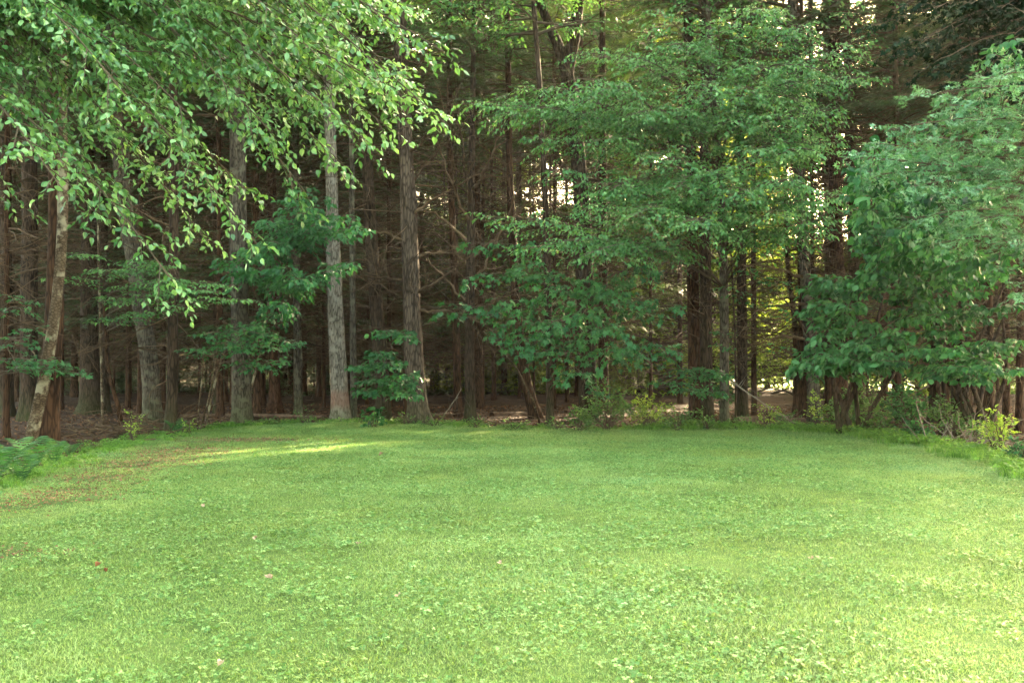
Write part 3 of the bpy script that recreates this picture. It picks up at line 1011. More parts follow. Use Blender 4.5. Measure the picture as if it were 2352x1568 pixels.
n = 0
tries = 0
while n < 54 and tries < 9000:                         # sunlit broadleaved trees where the wood ends
    tries += 1
    y = random.uniform(50, 60)
    x = random.uniform(-.62, .62) * y
    if tries <= 12:
        x, y = ((-2.5, 57), (-.8, 60.5), (-4.8, 60), (1.2, 57.5), (-3.2, 63), (-6.5, 57), (17.2, 74), (18.8, 80), (15.6, 78), (22.5, 84), (12.2, 53.5), (14.6, 57))[tries - 1]
    if (x < 2 and y < 55) or (tries > 12) and not free(x, y, 2.0):
        continue
    if in_corridor(x, y, 3.2) and tries > 12:
        continue
    root = thing('sunlit_tree', 'yellow green broadleaved tree glowing in the sun beyond the dark wood', 'tree', (x, y, ground_h(x, y)), 'sunlit trees beyond the wood')
    s = random.uniform(.85, 1.25)
    rz = random.uniform(0, 6.28)
    link('trunk', trk[random.randrange(5)], root, (0, 0, 0), rz, (.8, .8, 1))
    z0 = random.uniform(.2, 2.5)
    for cz in (z0,) if (tries in (11, 12) or 0 < x / y and y < 70 and random.random() < .2) else ((z0, z0 + 10, z0 + 17) if n % 3 == 0 or y > 70 else (z0, z0 + 10)):
        cm, wm = SUNNY[random.randrange(3)]
        link('crown', cm, root, (0, 0, cz), rz + cz, (s, s, s), 'stuff')
        link('limbs', wm, root, (0, 0, cz), rz + cz, (s, s, s), 'stuff')
    taken.append((x, y))
    n += 1

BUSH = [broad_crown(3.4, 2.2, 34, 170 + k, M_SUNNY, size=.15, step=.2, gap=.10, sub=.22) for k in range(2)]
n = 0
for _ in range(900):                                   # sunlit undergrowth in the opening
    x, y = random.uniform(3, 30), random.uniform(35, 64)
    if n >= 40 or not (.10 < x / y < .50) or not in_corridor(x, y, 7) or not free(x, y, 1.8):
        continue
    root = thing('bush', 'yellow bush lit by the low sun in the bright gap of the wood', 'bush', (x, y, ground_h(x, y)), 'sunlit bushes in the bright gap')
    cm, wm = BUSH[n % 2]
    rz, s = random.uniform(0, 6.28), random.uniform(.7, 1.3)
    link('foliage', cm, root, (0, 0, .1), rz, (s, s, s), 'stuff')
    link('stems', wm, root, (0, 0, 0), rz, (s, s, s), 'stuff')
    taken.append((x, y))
    n += 1

LANDMARK = {'far_left': 'trunk at the left border', 'left2': 'dark trunk behind the birch', 'birch': 'mottled leaning birch', 'yellow': 'trunk with the yellow patch',
            'lean': 'big grey leaning trunk', 't553': 'stout furrowed grey trunk', 't630': 'reddish brown trunk', 'pale': 'pale banded trunk', 'big': 'largest straight trunk',
            't1080': 'dark slender centre trunk', 't1205': 'brown trunk leaning left', 'fork': 'forked trunk', 'pairL': 'thick twin trunks', 't1705': 'straight trunk by the gap',
            't1870': 'mottled trunk right of the gap', 't1925': 'vine wrapped trunk', 't2180': 'trunk inside the thicket', 't2275': 'reddish trunks by the right border'}


def name_by_landmarks(group, what):
    px = {k: T[k][0].location.x / T[k][0].location.y for k in LANDMARK}
    seen = {}
    obs = [o for o in COL.objects if o.get('group') == group and o.parent is None]
    for o in sorted(obs, key=lambda o: o.location.y):
        q = o.location.x / o.location.y
        k = min(px, key=lambda k: abs(px[k] - q))
        side = 'left' if q < px[k] else 'right'
        i = seen[(k, side)] = seen.get((k, side), 0) + 1
        o['label'] = what + (' just' if i == 1 else ', %s nearest' % ('', '', 'second', 'third', 'fourth', 'fifth', 'sixth', 'seventh', 'eighth', 'ninth', 'tenth', 'eleventh')[min(i, 11)]) + ' %s of the %s' % (side, LANDMARK[k])


name_by_landmarks('conifers in the second row of the wood', 'slender conifer')
name_by_landmarks('conifers beside the lawn', 'edge conifer')

# ------------------------------------------------------------------ leafy boughs at the wood's edge
def boughs(root, LV, W, start, ends, rise=.6, **kw):
    for (px, py, Y) in ends:
        e = at(px, py, Y)
        s = start(e) if callable(start) else Vector(start)
        m = (s + e) / 2 + Vector((0, 0, rise * random.uniform(.6, 1.3) + .1))
        bough(LV, W, (s, m, e), **kw)


# A: the tree whose branches hang into the upper left, close to the camera
root = thing('beech_tree', 'close leafy tree whose drooping branches fill the upper left of the photo', 'tree', (-8.0, 9.2, ground_h(-8, 9.2)))
a_ = Acc()
trunk_mesh(a_, [(-8.0, 9.2, 0), (-7.9, 9.2, 3), (-7.8, 9.1, 7), (-7.6, 9.1, 12)], [.24, .19, .14, .03], seed=3)
a_.build('trunk', M_GREY, root, smooth=True)
LV, W = Leaves(), Acc()
ends = [(300, 235, 7.0), (140, 430, 7.0), (390, 640, 7.6), (590, 560, 7.8), (850, 330, 8.0), (1030, 290, 8.0), (1020, 120, 8.0), (700, 440, 8.6),
        (800, 390, 8.8), (480, 420, 8.4), (250, 500, 8.4), (960, 230, 8.4), (900, 60, 8.4), (620, 300, 8.0), (540, 150, 8.0), (760, 160, 7.6),
        (100, 260, 8.4), (40, 120, 8.6), (380, 60, 8.8), (700, 30, 8.8), (430, 260, 7.6), (850, 180, 9.0), (330, 380, 9.0), (560, 440, 9.2),
        (200, 120, 9.0), (20, 480, 8.2), (950, 20, 9.0), (1000, -60, 8.8), (640, -60, 8.6), (350, -60, 8.6), (760, 260, 9.4), (480, 560, 8.8),
        (900, 300, 9.0), (120, 20, 8.2)]
ends += [(random.uniform(560, 1000), random.uniform(-60, 330), random.uniform(7.6, 9.2)) for _ in range(13)]
ends += [(random.uniform(-40, 700), random.uniform(-40, 330), random.uniform(8.6, 10)) for _ in range(12)]
for (px, py, Y) in ends:
    e = at(px, py, Y)
    s = Vector((-7.8, 9.2, random.uniform(4.6, 7.6) + max(0, (px - 500) / 500)))
    m = (s + e) / 2 + Vector((0, 0, random.uniform(.9, 1.7)))
    bough(LV, W, (s, m, e), spread=.95, step=.115, size=.066, gap=.040, bare=.28, r0=.020, droop=.34, sub=.15, flat=.55, hang=.4, plane=.22)
W.build('branches', M_TWIG, root, kind='stuff')
leafy(root, LV, OVATE, M_BEECH, 300)
link('upper_crown', TALL[0][0], root, (.4, -.5, 6.5), 1.0, (1.25, 1.25, 1), 'stuff')  # unseen crown added to shade the left of the lawn

# B: the elm's layered boughs
root, ax = T['elm']
LV, W = Leaves(), Acc()
endsB = [(1060, 240, 20.5), (1180, 210, 20.5), (1300, 230, 20), (1120, 500, 19), (1220, 570, 18.6), (1360, 580, 18.6), (1270, 390, 20), (1500, 350, 19),
         (1450, 500, 18.5), (1600, 510, 18), (1700, 430, 18), (1840, 420, 18), (1950, 450, 18), (1880, 520, 18.5), (1980, 180, 19), (1900, 250, 19),
         (1550, 100, 20), (1440, 130, 20), (1650, 60, 20), (1750, 150, 20), (1850, 60, 20), (1700, 290, 19.5), (1560, 250, 20), (1380, 320, 20),
         (1780, 480, 18.3), (1460, 260, 19.5), (1620, 180, 19), (1830, 330, 19.5), (1500, 20, 20), (1750, 20, 19.5), (1400, 420, 19.3), (1640, 390, 19)]
endsB += [(1760, 330, 18.5), (1800, 260, 19), (1850, 340, 18.5), (1720, 200, 19.5), (1790, 410, 18.3), (1880, 160, 19), (1830, 230, 19.4)]
endsB += [(1160, 260, 21), (1330, 120, 21), (1980, 90, 20), (1920, 330, 19.6), (1220, 320, 20.4), (1340, 480, 19.4), (1560, 430, 19)]


endsB += [(random.uniform(1060, 1500), random.uniform(130, 560), random.uniform(18.5, 20.5)) for _ in range(3)]
endsB += [(random.uniform(1080, 1980), random.uniform(-150, 420), random.uniform(18.5, 21)) for _ in range(1)]


def sB(e):
    z = min(12.5, max(3.4, e.z + random.uniform(-1.6, .4)))
    return Vector(ax(z))


boughs(root, LV, W, sB, endsB, rise=.9, spread=1.25, step=.13, size=.108, gap=.058, bare=.38, r0=.028, droop=.38, sub=.22, flat=.45, hang=.45, plane=.28)
W.build('boughs', M_TWIG, root, kind='stuff')
leafy(root, LV, OVATE4, M_ELM, 300)


def understory(name, label, cat, path, bark, ends, tpl, mat, single, top, rise=.3, start=None, **kw):
    root, ax = make_tree(name, label, cat, path, bark, top=top, top_r=.01, flare=.3)
    LV, W = Leaves(), Acc()

    def st(e):
        z = min(top - .1, max(.7, e.z + random.uniform(-.5, .1)))
        return Vector(ax(z))
    boughs(root, LV, W, start or st, ends, rise=rise, **kw)
    W.build('branches', M_TWIG, root, kind='stuff')
    leafy(root, LV, tpl, mat, single)
    return root


# C: maple thicket right of the centre
understory('maple_sapling', 'young maple with wide dark green lobed leaves right of the centre', 'tree', [(1348, 985, 15), (1344, 800, 12), (1340, 640, 9)], M_BROWN,
           [(1060, 640, 21), (1000, 715, 20), (1140, 690, 20.5), (1230, 820, 20.5), (1310, 860, 20.5), (1400, 660, 20), (1480, 690, 20), (1550, 800, 20), (1420, 760, 19.8),
            (1250, 650, 20.5), (1500, 620, 20.5), (1180, 610, 21), (1340, 720, 19.6), (1260, 740, 20), (1460, 800, 19.8), (1120, 760, 20.5), (1350, 640, 20.6), (1180, 790, 20.4),
            (1420, 560, 21), (1560, 700, 20.6), (1080, 560, 21.4)],
           MAPLE, M_MAPLE, 300, 4.6, spread=.85, step=.2, size=.17, gap=.12, bare=.3, r0=.016, droop=.45, sub=.26, flat=.5, hang=.8, plane=.34)
understory('maple_sapling', 'low maple sapling spreading a level spray in front of the furrowed grey trunk', 'tree', [(470, 985, 7), (500, 850, 6), (530, 760, 5)], M_MOTTLED,
           [(430, 800, 21), (470, 770, 21), (520, 790, 21), (590, 750, 20.6), (640, 800, 20.2), (680, 790, 20.2), (560, 800, 20.6), (650, 830, 20), (620, 770, 20.4)],
           MAPLE, M_MAPLE, 180, 2.4, rise=.15, spread=.62, step=.17, size=.12, gap=.10, bare=.25, r0=.010, droop=.25, sub=.22, flat=.35)
understory('maple_sapling', 'sapling with drooping green leaf sprays left of the pale banded trunk', 'tree', [(560, 960, 7), (600, 800, 6), (640, 560, 5)], M_MOTTLED,
           [(690, 470, 20), (760, 500, 19.6), (840, 520, 19.4), (800, 490, 19.8), (640, 560, 20), (600, 620, 20), (650, 690, 19.6), (690, 640, 19.4), (570, 570, 20.4), (740, 450, 20),
            (800, 600, 19.4), (660, 610, 19.6), (700, 430, 20.4), (620, 500, 20.4), (520, 600, 20.4)],
           OVATE, M_MAPLE, 250, 4.4, rise=.3, spread=.7, step=.17, size=.15, gap=.10, bare=.35, r0=.012, droop=.45, sub=.2, flat=.4)
understory('maple_sapling', 'small sapling of dull green leaves in front of the largest straight trunk', 'tree', [(892, 972, 6), (890, 880, 5), (885, 790, 4)], M_BROWN,
           [(820, 840, 22.5), (850, 870, 22.5), (940, 780, 22.4), (900, 840, 22), (950, 860, 22), (830, 900, 22.4), (950, 910, 22), (900, 770, 22.6), (870, 810, 22), (935, 880, 22.2)],
           WIDE, M_MAPLE, 160, 2.6, rise=.15, spread=.55, step=.16, size=.13, gap=.10, bare=.25, r0=.008, droop=.25, sub=.2, flat=.4)
understory('beech_sapling', 'beech sapling with long level sprays crossing the big leaning trunk', 'tree', [(236, 990, 8), (232, 800, 6), (225, 560, 5)], M_MOTTLED,
           [(580, 690, 17.5), (500, 670, 18), (420, 640, 18.5), (340, 600, 19), (170, 590, 20), (250, 620, 19.5), (330, 720, 19), (380, 610, 19), (120, 640, 20), (280, 700, 19.6), (540, 660, 18)],
           OVATE, M_ELM, 200, 5.0, rise=.35, spread=.6, step=.16, size=.085, gap=.065, bare=.25, r0=.012, droop=.2, sub=.2, flat=.3, plane=.08)
understory('maple_sapling', 'maple sapling with dim green sprays low at the left border', 'tree', [(-30, 1040, 9), (-20, 850, 7), (0, 700, 5)], M_BROWN,
           [(90, 760, 16.5), (60, 720, 16.5), (140, 820, 16.5), (40, 790, 16.5), (180, 850, 16.5), (20, 680, 17), (110, 840, 16.2), (20, 830, 17), (80, 700, 17), (200, 860, 16.4)],
           MAPLE, M_MAPLE, 160, 2.6, rise=.15, spread=.5, step=.16, size=.10, gap=.085, bare=.25, r0=.010, droop=.25, sub=.2, flat=.35)
understory('maple_sapling', 'sapling with a dark leafy fan low beside the twin trunks', 'tree', [(1590, 985, 6), (1595, 900, 5), (1600, 850, 4)], M_BROWN,
           [(1520, 880, 22), (1560, 860, 22), (1600, 850, 22), (1640, 880, 22), (1660, 860, 22), (1580, 900, 21.6), (1640, 900, 22)],
           WIDE, M_MAPLE, 80, 2.0, rise=.1, spread=.6, step=.16, size=.11, gap=.09, bare=.2, r0=.008, droop=.2, sub=.2, flat=.35)
understory('maple_sapling', 'spindly maple sapling with scattered leaves between the twin trunks and bright gap', 'tree', [(1690, 985, 6), (1690, 800, 5), (1680, 600, 4)], M_BROWN,
           [(1650, 660, 23), (1700, 690, 22.5), (1760, 640, 23), (1820, 650, 23), (1720, 620, 22), (1790, 700, 23), (1900, 660, 22.5), (1650, 800, 23), (1640, 760, 23), (1860, 720, 22.5), (1830, 800, 22.6)],
           MAPLE, M_VINE, 120, 4.2, rise=.2, spread=.5, step=.2, size=.11, gap=.11, bare=.35, r0=.009, droop=.3, sub=.24, flat=.4)

# D: the oak at the right
root = thing('oak_tree', 'blue green oak whose deeply lobed leaves enter from the right', 'tree', (8.6, 13.4, ground_h(8.6, 13.4)))
a_ = Acc()
trunk_mesh(a_, [(8.6, 13.4, 0), (8.5, 13.3, 3), (8.2, 13.2, 7), (8.3, 13.2, 9)], [.18, .15, .09, .03], seed=9)
a_.build('trunk', M_GREY, root, smooth=True)
LV, W = Leaves(), Acc()
endsD = [(1960, 360, 12.2), (2010, 400, 12.3), (2040, 300, 12.3), (2100, 225, 12.4), (2170, 240, 12.3), (2240, 190, 12.5), (2090, 430, 12), (2180, 380, 11.8),
         (2290, 330, 11.7), (2150, 490, 12), (2250, 500, 11.8), (2330, 450, 11.6), (2340, 280, 12), (2320, 560, 11.8), (2060, 370, 12), (2345, 680, 11.2),
         (2130, 310, 12), (2220, 280, 12), (2220, 440, 11.7), (2340, 200, 12.6), (2080, 500, 12.3), (2200, 540, 12.2), (2010, 330, 12.6), (2150, 560, 12.4),
         (2290, 240, 12.2), (2260, 400, 12.4), (2330, 370, 12.3)]
boughs(root, LV, W, lambda e: Vector((8.4, 13.3, min(7, max(2.6, e.z + random.uniform(-.9, .2))))), endsD, rise=.25, spread=.62, step=.13, size=.165, gap=.075,
       bare=.55, r0=.022, droop=.1, sub=.16, flat=.55, hang=.0, plane=.3)
W.build('branches', M_TWIG, root, kind='stuff')
leafy(root, LV, OAK, M_OAK, 300)

# E: the vine-covered thicket at the right
def thicket(name, label, base, ends, tpl, mat, single, **kw):
    g = ground_at(*base)
    root = thing(name, label, 'shrub', g)
    W0 = Acc()
    for k in range(6):
        tip = at(base[0] + random.uniform(-150, 150), random.uniform(620, 780), g.y - random.uniform(0, 1))
        b = Vector(g) + Vector((random.uniform(-.3, .3), random.uniform(-.2, .2), 0))
        mid = (b + tip) / 2 + Vector((random.uniform(-.3, .3), 0, .1))
        tube(W0, [list(b), list(b.lerp(mid, .5)), list(mid), list(mid.lerp(tip, .6)), list(tip)], [.06, .05, .04, .03, .01], 7)
    W0.build('stems', M_BROWN, root, smooth=True)
    LV, W = Leaves(), Acc()
    boughs(root, LV, W, lambda e: Vector((g.x + (e.x - g.x) * random.uniform(.3, .7), g.y - .2, max(1.2, e.z - random.uniform(.2, .9)))), ends, rise=.25, **kw)
    W.build('branches', M_TWIG, root, kind='stuff')
    leafy(root, LV, tpl, mat, single)
    return root


thicket('shrub', 'dense thicket of broad heart shaped leaves filling the right side', (2190, 1003),
        [(2120, 650, 17), (2070, 760, 17), (2150, 720, 16.8), (2200, 800, 16.6), (2250, 700, 16.6), (2300, 780, 16.4), (2340, 850, 16.4),
         (2150, 860, 16.8), (2250, 870, 16.6), (2200, 620, 17), (2300, 620, 17), (2110, 800, 16.8), (2330, 700, 16.6), (2180, 760, 17.4),
         (2280, 840, 16.2), (2200, 680, 17.6), (2340, 600, 17.2), (2060, 830, 17), (2340, 780, 16.8), (2220, 840, 16.2), (2120, 700, 17.8)],
        WIDE, M_VINE, 300, spread=.5, step=.15, size=.135, gap=.085, bare=.35, r0=.014, droop=.35, sub=.17, flat=.4, hang=.55, plane=.16)
thicket('shrub', 'leafy shrub with long pale pointed leaflets left of the big thicket', (1950, 1000),
        [(1890, 640, 18.5), (1920, 640, 18.4), (1960, 700, 18), (1900, 760, 18.4), (1910, 820, 18), (1970, 830, 17.6), (2030, 800, 17.4), (2050, 830, 17.2), (1990, 740, 18),
         (1940, 720, 18.4), (1980, 790, 17.6), (1890, 700, 18.8), (2010, 640, 18), (1870, 840, 18.6), (2060, 780, 17.4)],
        OVATE, M_SHRUBBY, 220, spread=.5, step=.14, size=.17, gap=.085, bare=.2, r0=.014, droop=.35, sub=.19, flat=.45, hang=.5, plane=.3)
thicket('vine', 'bright heart shaped vine leaves climbing among the blue green oak boughs', (2260, 1010),
        [(1975, 400, 13.5), (2000, 370, 13.4), (2060, 420, 13.2), (2120, 420, 13), (2200, 450, 13), (2300, 400, 13), (2340, 260, 13), (2330, 330, 12.9), (2000, 450, 13.4),
         (2080, 520, 13.4), (2150, 560, 13.2), (2250, 580, 13.2), (1990, 480, 13.8), (2110, 510, 13.6), (2330, 130, 13.4), (2310, 500, 13.2), (1990, 340, 13.6), (2050, 330, 13.4), (2340, 80, 13.6), (2345, 560, 13)],
        WIDE, M_VINE, 220, spread=.55, step=.14, size=.13, gap=.09, bare=.2, r0=.012, droop=.5, sub=.17, flat=.55, hang=.9, plane=.4)

# G: dark maple at the top right
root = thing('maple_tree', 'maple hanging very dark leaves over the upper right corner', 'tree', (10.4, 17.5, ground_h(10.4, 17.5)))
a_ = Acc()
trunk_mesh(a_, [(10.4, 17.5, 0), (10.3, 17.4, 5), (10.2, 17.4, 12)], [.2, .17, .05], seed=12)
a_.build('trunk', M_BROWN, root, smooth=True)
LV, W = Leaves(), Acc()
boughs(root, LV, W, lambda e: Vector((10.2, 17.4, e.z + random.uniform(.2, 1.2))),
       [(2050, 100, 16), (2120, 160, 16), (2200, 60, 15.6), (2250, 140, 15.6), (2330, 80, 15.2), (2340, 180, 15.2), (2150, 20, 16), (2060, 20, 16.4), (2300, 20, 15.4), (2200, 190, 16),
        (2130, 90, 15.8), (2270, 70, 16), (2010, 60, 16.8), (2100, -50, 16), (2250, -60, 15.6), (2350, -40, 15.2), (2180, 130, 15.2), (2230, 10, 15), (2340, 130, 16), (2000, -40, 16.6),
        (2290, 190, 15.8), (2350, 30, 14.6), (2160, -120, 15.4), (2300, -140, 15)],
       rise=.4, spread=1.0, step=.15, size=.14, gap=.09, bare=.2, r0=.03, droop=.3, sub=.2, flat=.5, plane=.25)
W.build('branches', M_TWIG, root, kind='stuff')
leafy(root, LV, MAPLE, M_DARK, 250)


# ------------------------------------------------------------------ shrubs, saplings and weeds along the edge
def bush(px, py, w, h, label, mat, size=.07, n=26, name='shrub', tpl=OVATE, group=None, single=60, gap=.06):
    """w, h in px of the photograph."""
    g = ground_at(px, py)
    k = g.y / F_PX
    root = thing(name, label, 'shrub', g, group)
    LV, W = Leaves(), Acc()
    for i in range(n):
        az = random.uniform(0, 6.28)
        rr = w * k / 2 * random.uniform(.3, 1.0)
        hh = h * k * random.uniform(.35, 1.0) * (1.1 - .5 * rr / (w * k / 2))
        b = Vector(g) + Vector((random.uniform(-.1, .1), random.uniform(-.1, .1), 0))
        e = Vector(g) + Vector((math.cos(az) * rr, math.sin(az) * rr * .7, hh))
        m = b.lerp(e, .5) + Vector((-math.cos(az) * rr * .15, 0, hh * .3))
        bough(LV, W, (b, m, e), spread=h * k * .22 + .08, step=.11, size=size, gap=gap, bare=.3, r0=.009, droop=.1, sub=.1, flat=.6, hang=.2, plane=.5, twigs=False, sides=3)
    W.build('stems', M_TWIG, root, kind='stuff')
    leafy(root, LV, tpl, mat, single)
    return root


bush(1395, 990, 170, 125, 'rounded deep green shrub at the lawn edge under the maple', M_SHRUB, n=34, size=.08, single=120)
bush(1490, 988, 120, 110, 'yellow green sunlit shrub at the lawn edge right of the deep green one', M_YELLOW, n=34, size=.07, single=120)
bush(1330, 992, 90, 60, 'low green shrub at the foot of the maple thicket', M_SHRUB, n=20)
bush(1625, 990, 70, 60, 'small pale weed clump at the feet of the twin trunks', M_SHRUB, n=14)
bush(1875, 985, 50, 95, 'upright yellow green weed just right of the bright gap', M_YELLOW, n=12)
bush(1935, 992, 130, 80, 'dark green shrub at the foot of the vine wrapped trunk', M_SHRUB, n=30, size=.08, single=100)
bush(2020, 1000, 120, 70, 'mid green shrub left of the bare twiggy tangle', M_SHRUB, n=26, size=.08)
bush(1990, 985, 150, 130, 'loose olive shrub behind the lawn edge below the thicket', M_SHRUB, n=30, size=.07)
bush(2110, 1012, 90, 50, 'clump of round dark leaves at the foot of the thicket', M_VINE, n=18, size=.11, tpl=WIDE)
bush(2290, 1045, 110, 120, 'thin bush of yellowish leaves in front of the reddish trunks', M_YELLOW, n=18, size=.08)
bush(2345, 1068, 70, 70, 'dark shrub at the right border touching the lawn', M_VINE, n=20, size=.08)
bush(1760, 975, 90, 60, 'low sunlit weeds in the bright gap behind the log', M_YELLOW, n=14)
bush(855, 985, 60, 60, 'low broad leaved weed between the pale banded trunk and the largest trunk', M_VINE, n=10, size=.12, tpl=WIDE, single=40)
bush(700, 975, 60, 55, 'thin weed at the lawn edge left of the pale banded trunk', M_SHRUB, n=9, size=.05)
bush(300, 1016, 60, 90, 'sickly yellow leaved plant beside the brush pile', M_YELLOW, n=8, size=.05)
bush(430, 1003, 45, 45, 'little yellow leaved plant beside the short dark mossy trunk', M_YELLOW, n=7, size=.05)
bush(1280, 990, 60, 40, 'low weed clump at the foot of the thin dark trunk', M_SHRUB, n=12, size=.06)
bush(1660, 960, 50, 150, 'thin leafy vines climbing the slim grey elm', M_VINE, n=14, size=.09, name='vine')
bush(1090, 985, 90, 34, 'flat green weeds at the foot of the dark slender trunk at the centre', M_SHRUB, n=14, size=.05)
bush(1000, 982, 90, 34, 'flat green weeds at the foot of the largest straight trunk', M_SHRUB, n=12, size=.05)


bush(2080, 1000, 110, 150, 'loose mid green shrub under the right half of the thicket canopy', M_VINE, n=22, size=.10)
bush(2180, 1008, 120, 110, 'olive leaved shrub just behind the bare twiggy tangle', M_SHRUB, n=26, size=.08)
bush(2250, 1020, 80, 80, 'small green shrub right of the bare twiggy tangle', M_SHRUB, n=18, size=.07)
bush(1810, 985, 80, 50, 'low green weeds in front of the dark rotting log', M_SHRUB, n=16, size=.06)
bush(1700, 988, 80, 44, 'low weeds at the foot of the straight dark trunk by the bright gap', M_SHRUB, n=14, size=.06)
bush(1560, 992, 90, 70, 'green weeds between the yellow green shrub and the twin trunks', M_SHRUB, n=20, size=.07)
bush(1180, 990, 100, 40, 'low weeds between the two dark slender trunks at the centre', M_SHRUB, n=14, size=.05)
bush(930, 978, 60, 40, 'small weeds left of the foot of the largest straight trunk', M_SHRUB, n=9, size=.05)
bush(620, 978, 90, 30, 'low weeds at the lawn edge right of the furrowed grey trunk', M_SHRUB, n=12, size=.05)


def fern(px, py, label, size=.7):
    g = ground_at(px, py)
    root = thing('fern', label, 'fern', g, 'ferns at the left lawn edge')
    for k in range(8):
        az = k * 2 * math.pi / 8 + random.uniform(-.25, .25)
        L = size * random.uniform(.75, 1.1)
        a = Acc()
        d = np.array([math.cos(az), math.sin(az), 0])
        sd = np.array([-math.sin(az), math.cos(az), 0])
        C = []
        for i in range(15):
            t = i / 14
            C.append(np.array(g) + d * L * t * .62 + np.array([0, 0, L * (1.5 * t - .78 * t * t)]))
        C = np.array(C)
        tube(a, C, np.linspace(.005, .001, 15), 3, cap=False)
        for i in range(2, 15):
            t = i / 14
            l = .21 * L * math.sin(math.pi * min(1, t * .85 + .12)) + .01
            tn = nrm(C[i] - C[i - 1])
            for s in (-1, 1):
                tip = C[i] + (sd * s * .92 + tn * .35) * l + np.array([0, 0, -.12 * l])
                w = tn * .012 * L / .7
                c = C[i]
                m_ = c + (tip - c) * .5
                a.add([c - w, c + w, m_ + w * .9, tip, m_ - w * .9], [(0, 1, 2), (0, 2, 4), (4, 2, 3)], random.uniform(.2, .8))
        a.build('frond', M_FERN, root)


fern(20, 1098, 'big dark fern at the very left border beside the lawn', .75)
fern(75, 1085, 'fern in front of the foot of the mottled leaning birch', .65)
fern(125, 1068, 'fern right of the mottled leaning birch foot', .55)
fern(-15, 1120, 'fern cut by the left border, lowest of all ferns', .7)
fern(160, 1052, 'small fern nearest the brush pile', .4)
fern(50, 1112, 'fern overlapping the lawn below the big dark one', .5)
fern(405, 1002, 'small fern at the foot of the short dark mossy trunk', .5)


# ------------------------------------------------------------------ sticks, logs, litter
def stick(name, label, cat, pts, r0, r1, mat, subs=0, group=None):
    g = Vector(pts[0])
    a = Acc()
    P = np.array([list(p) for p in pts])
    tube(a, P, np.linspace(r0, r1, len(P)), 7)
    for _ in range(subs):
        u = random.uniform(.3, .95) * (len(P) - 1)
        k = int(u)
        p = P[k] + (P[min(k + 1, len(P) - 1)] - P[k]) * (u - k)
        d = nrm(RNG.normal(0, 1, 3) + nrm(P[-1] - P[0]) * .8 + np.array([0, 0, .5]))
        l = random.uniform(.2, .6)
        tube(a, np.array([p, p + d * l * .6, p + nrm(d + RNG.normal(0, .4, 3)) * l]), [r1 * .8 + .002, .003, .0015], 3)
    a.V = [v for v in a.V]
    o = a.build(name, mat, None)
    me = o.data
    co = np.empty(len(me.vertices) * 3, np.float32)
    me.vertices.foreach_get('co', co)
    co = co.reshape(-1, 3) - np.array(g, np.float32)
    me.vertices.foreach_set('co', co.ravel())
    o.location = g
    return tag(o, label, cat, group)


stick('fallen_branch', 'long pale bare branch slanting down across the foot of the slim grey elm', 'branch',
      [at(1655, 850, 22.5), at(1700, 890, 22.3), at(1760, 930, 22.1), at(1825, 972, 22.0)], .022, .008, M_PALEDEAD, 6)
stick('fallen_branch', 'pale dead stick leaning up from the grass right of the largest straight trunk', 'branch',
      [ground_at(1004, 972), at(1030, 940, 24.5), at(1050, 910, 24.3), at(1060, 892, 24.2)], .018, .006, M_PALEDEAD, 5)
stick('fallen_branch', 'thin grey bough arching down from the centre toward the leaning brown trunk', 'branch',
      [ground_at(1240, 972), at(1225, 920, 23.5), at(1190, 850, 23.3), at(1150, 800, 23.2), at(1110, 760, 23)], .03, .008, M_MOTTLED, 5)
stick('sapling_stem', 'thin pale sapling stem right of the short dark mossy trunk, left one of two', 'sapling', [ground_at(452, 990), at(460, 900, 22), at(468, 830, 22), at(500, 760, 22)], .018, .008, M_MOTTLED, 2)
stick('sapling_stem', 'thin pale sapling stem leaning right beside the short dark mossy trunk, right one of two', 'sapling', [ground_at(458, 992), at(475, 930, 21.6), at(492, 850, 21.6), at(500, 780, 21.6)], .02, .008, M_MOTTLED, 2)
stick('sapling_stem', 'dark crooked stem leaning left in front of the brush pile', 'sapling', [ground_at(282, 992), at(270, 930, 22), at(255, 880, 22), at(245, 830, 22), at(238, 700, 22)], .06, .03, M_FARB, 3)
stick('log', 'long thin log lying on the forest floor behind the lawn edge at the left', 'log', [ground_at(420, 957), ground_at(500, 955), ground_at(620, 955), ground_at(740, 958)], .09, .06, M_LOG)
stick('log', 'mossy log lying in the wood right of the centre', 'log', [ground_at(1130, 955), ground_at(1180, 953), ground_at(1235, 949)], .12, .08, M_LOG)
stick('log', 'dark rotting log behind the lawn edge in the bright gap', 'log', [ground_at(1690, 975), ground_at(1760, 972), ground_at(1850, 973)], .22, .16, M_LOG)
stick('log', 'dark log under the thicket near the reddish trunks', 'log', [ground_at(2200, 1000), ground_at(2240, 994), ground_at(2290, 992)], .16, .12, M_LOG)
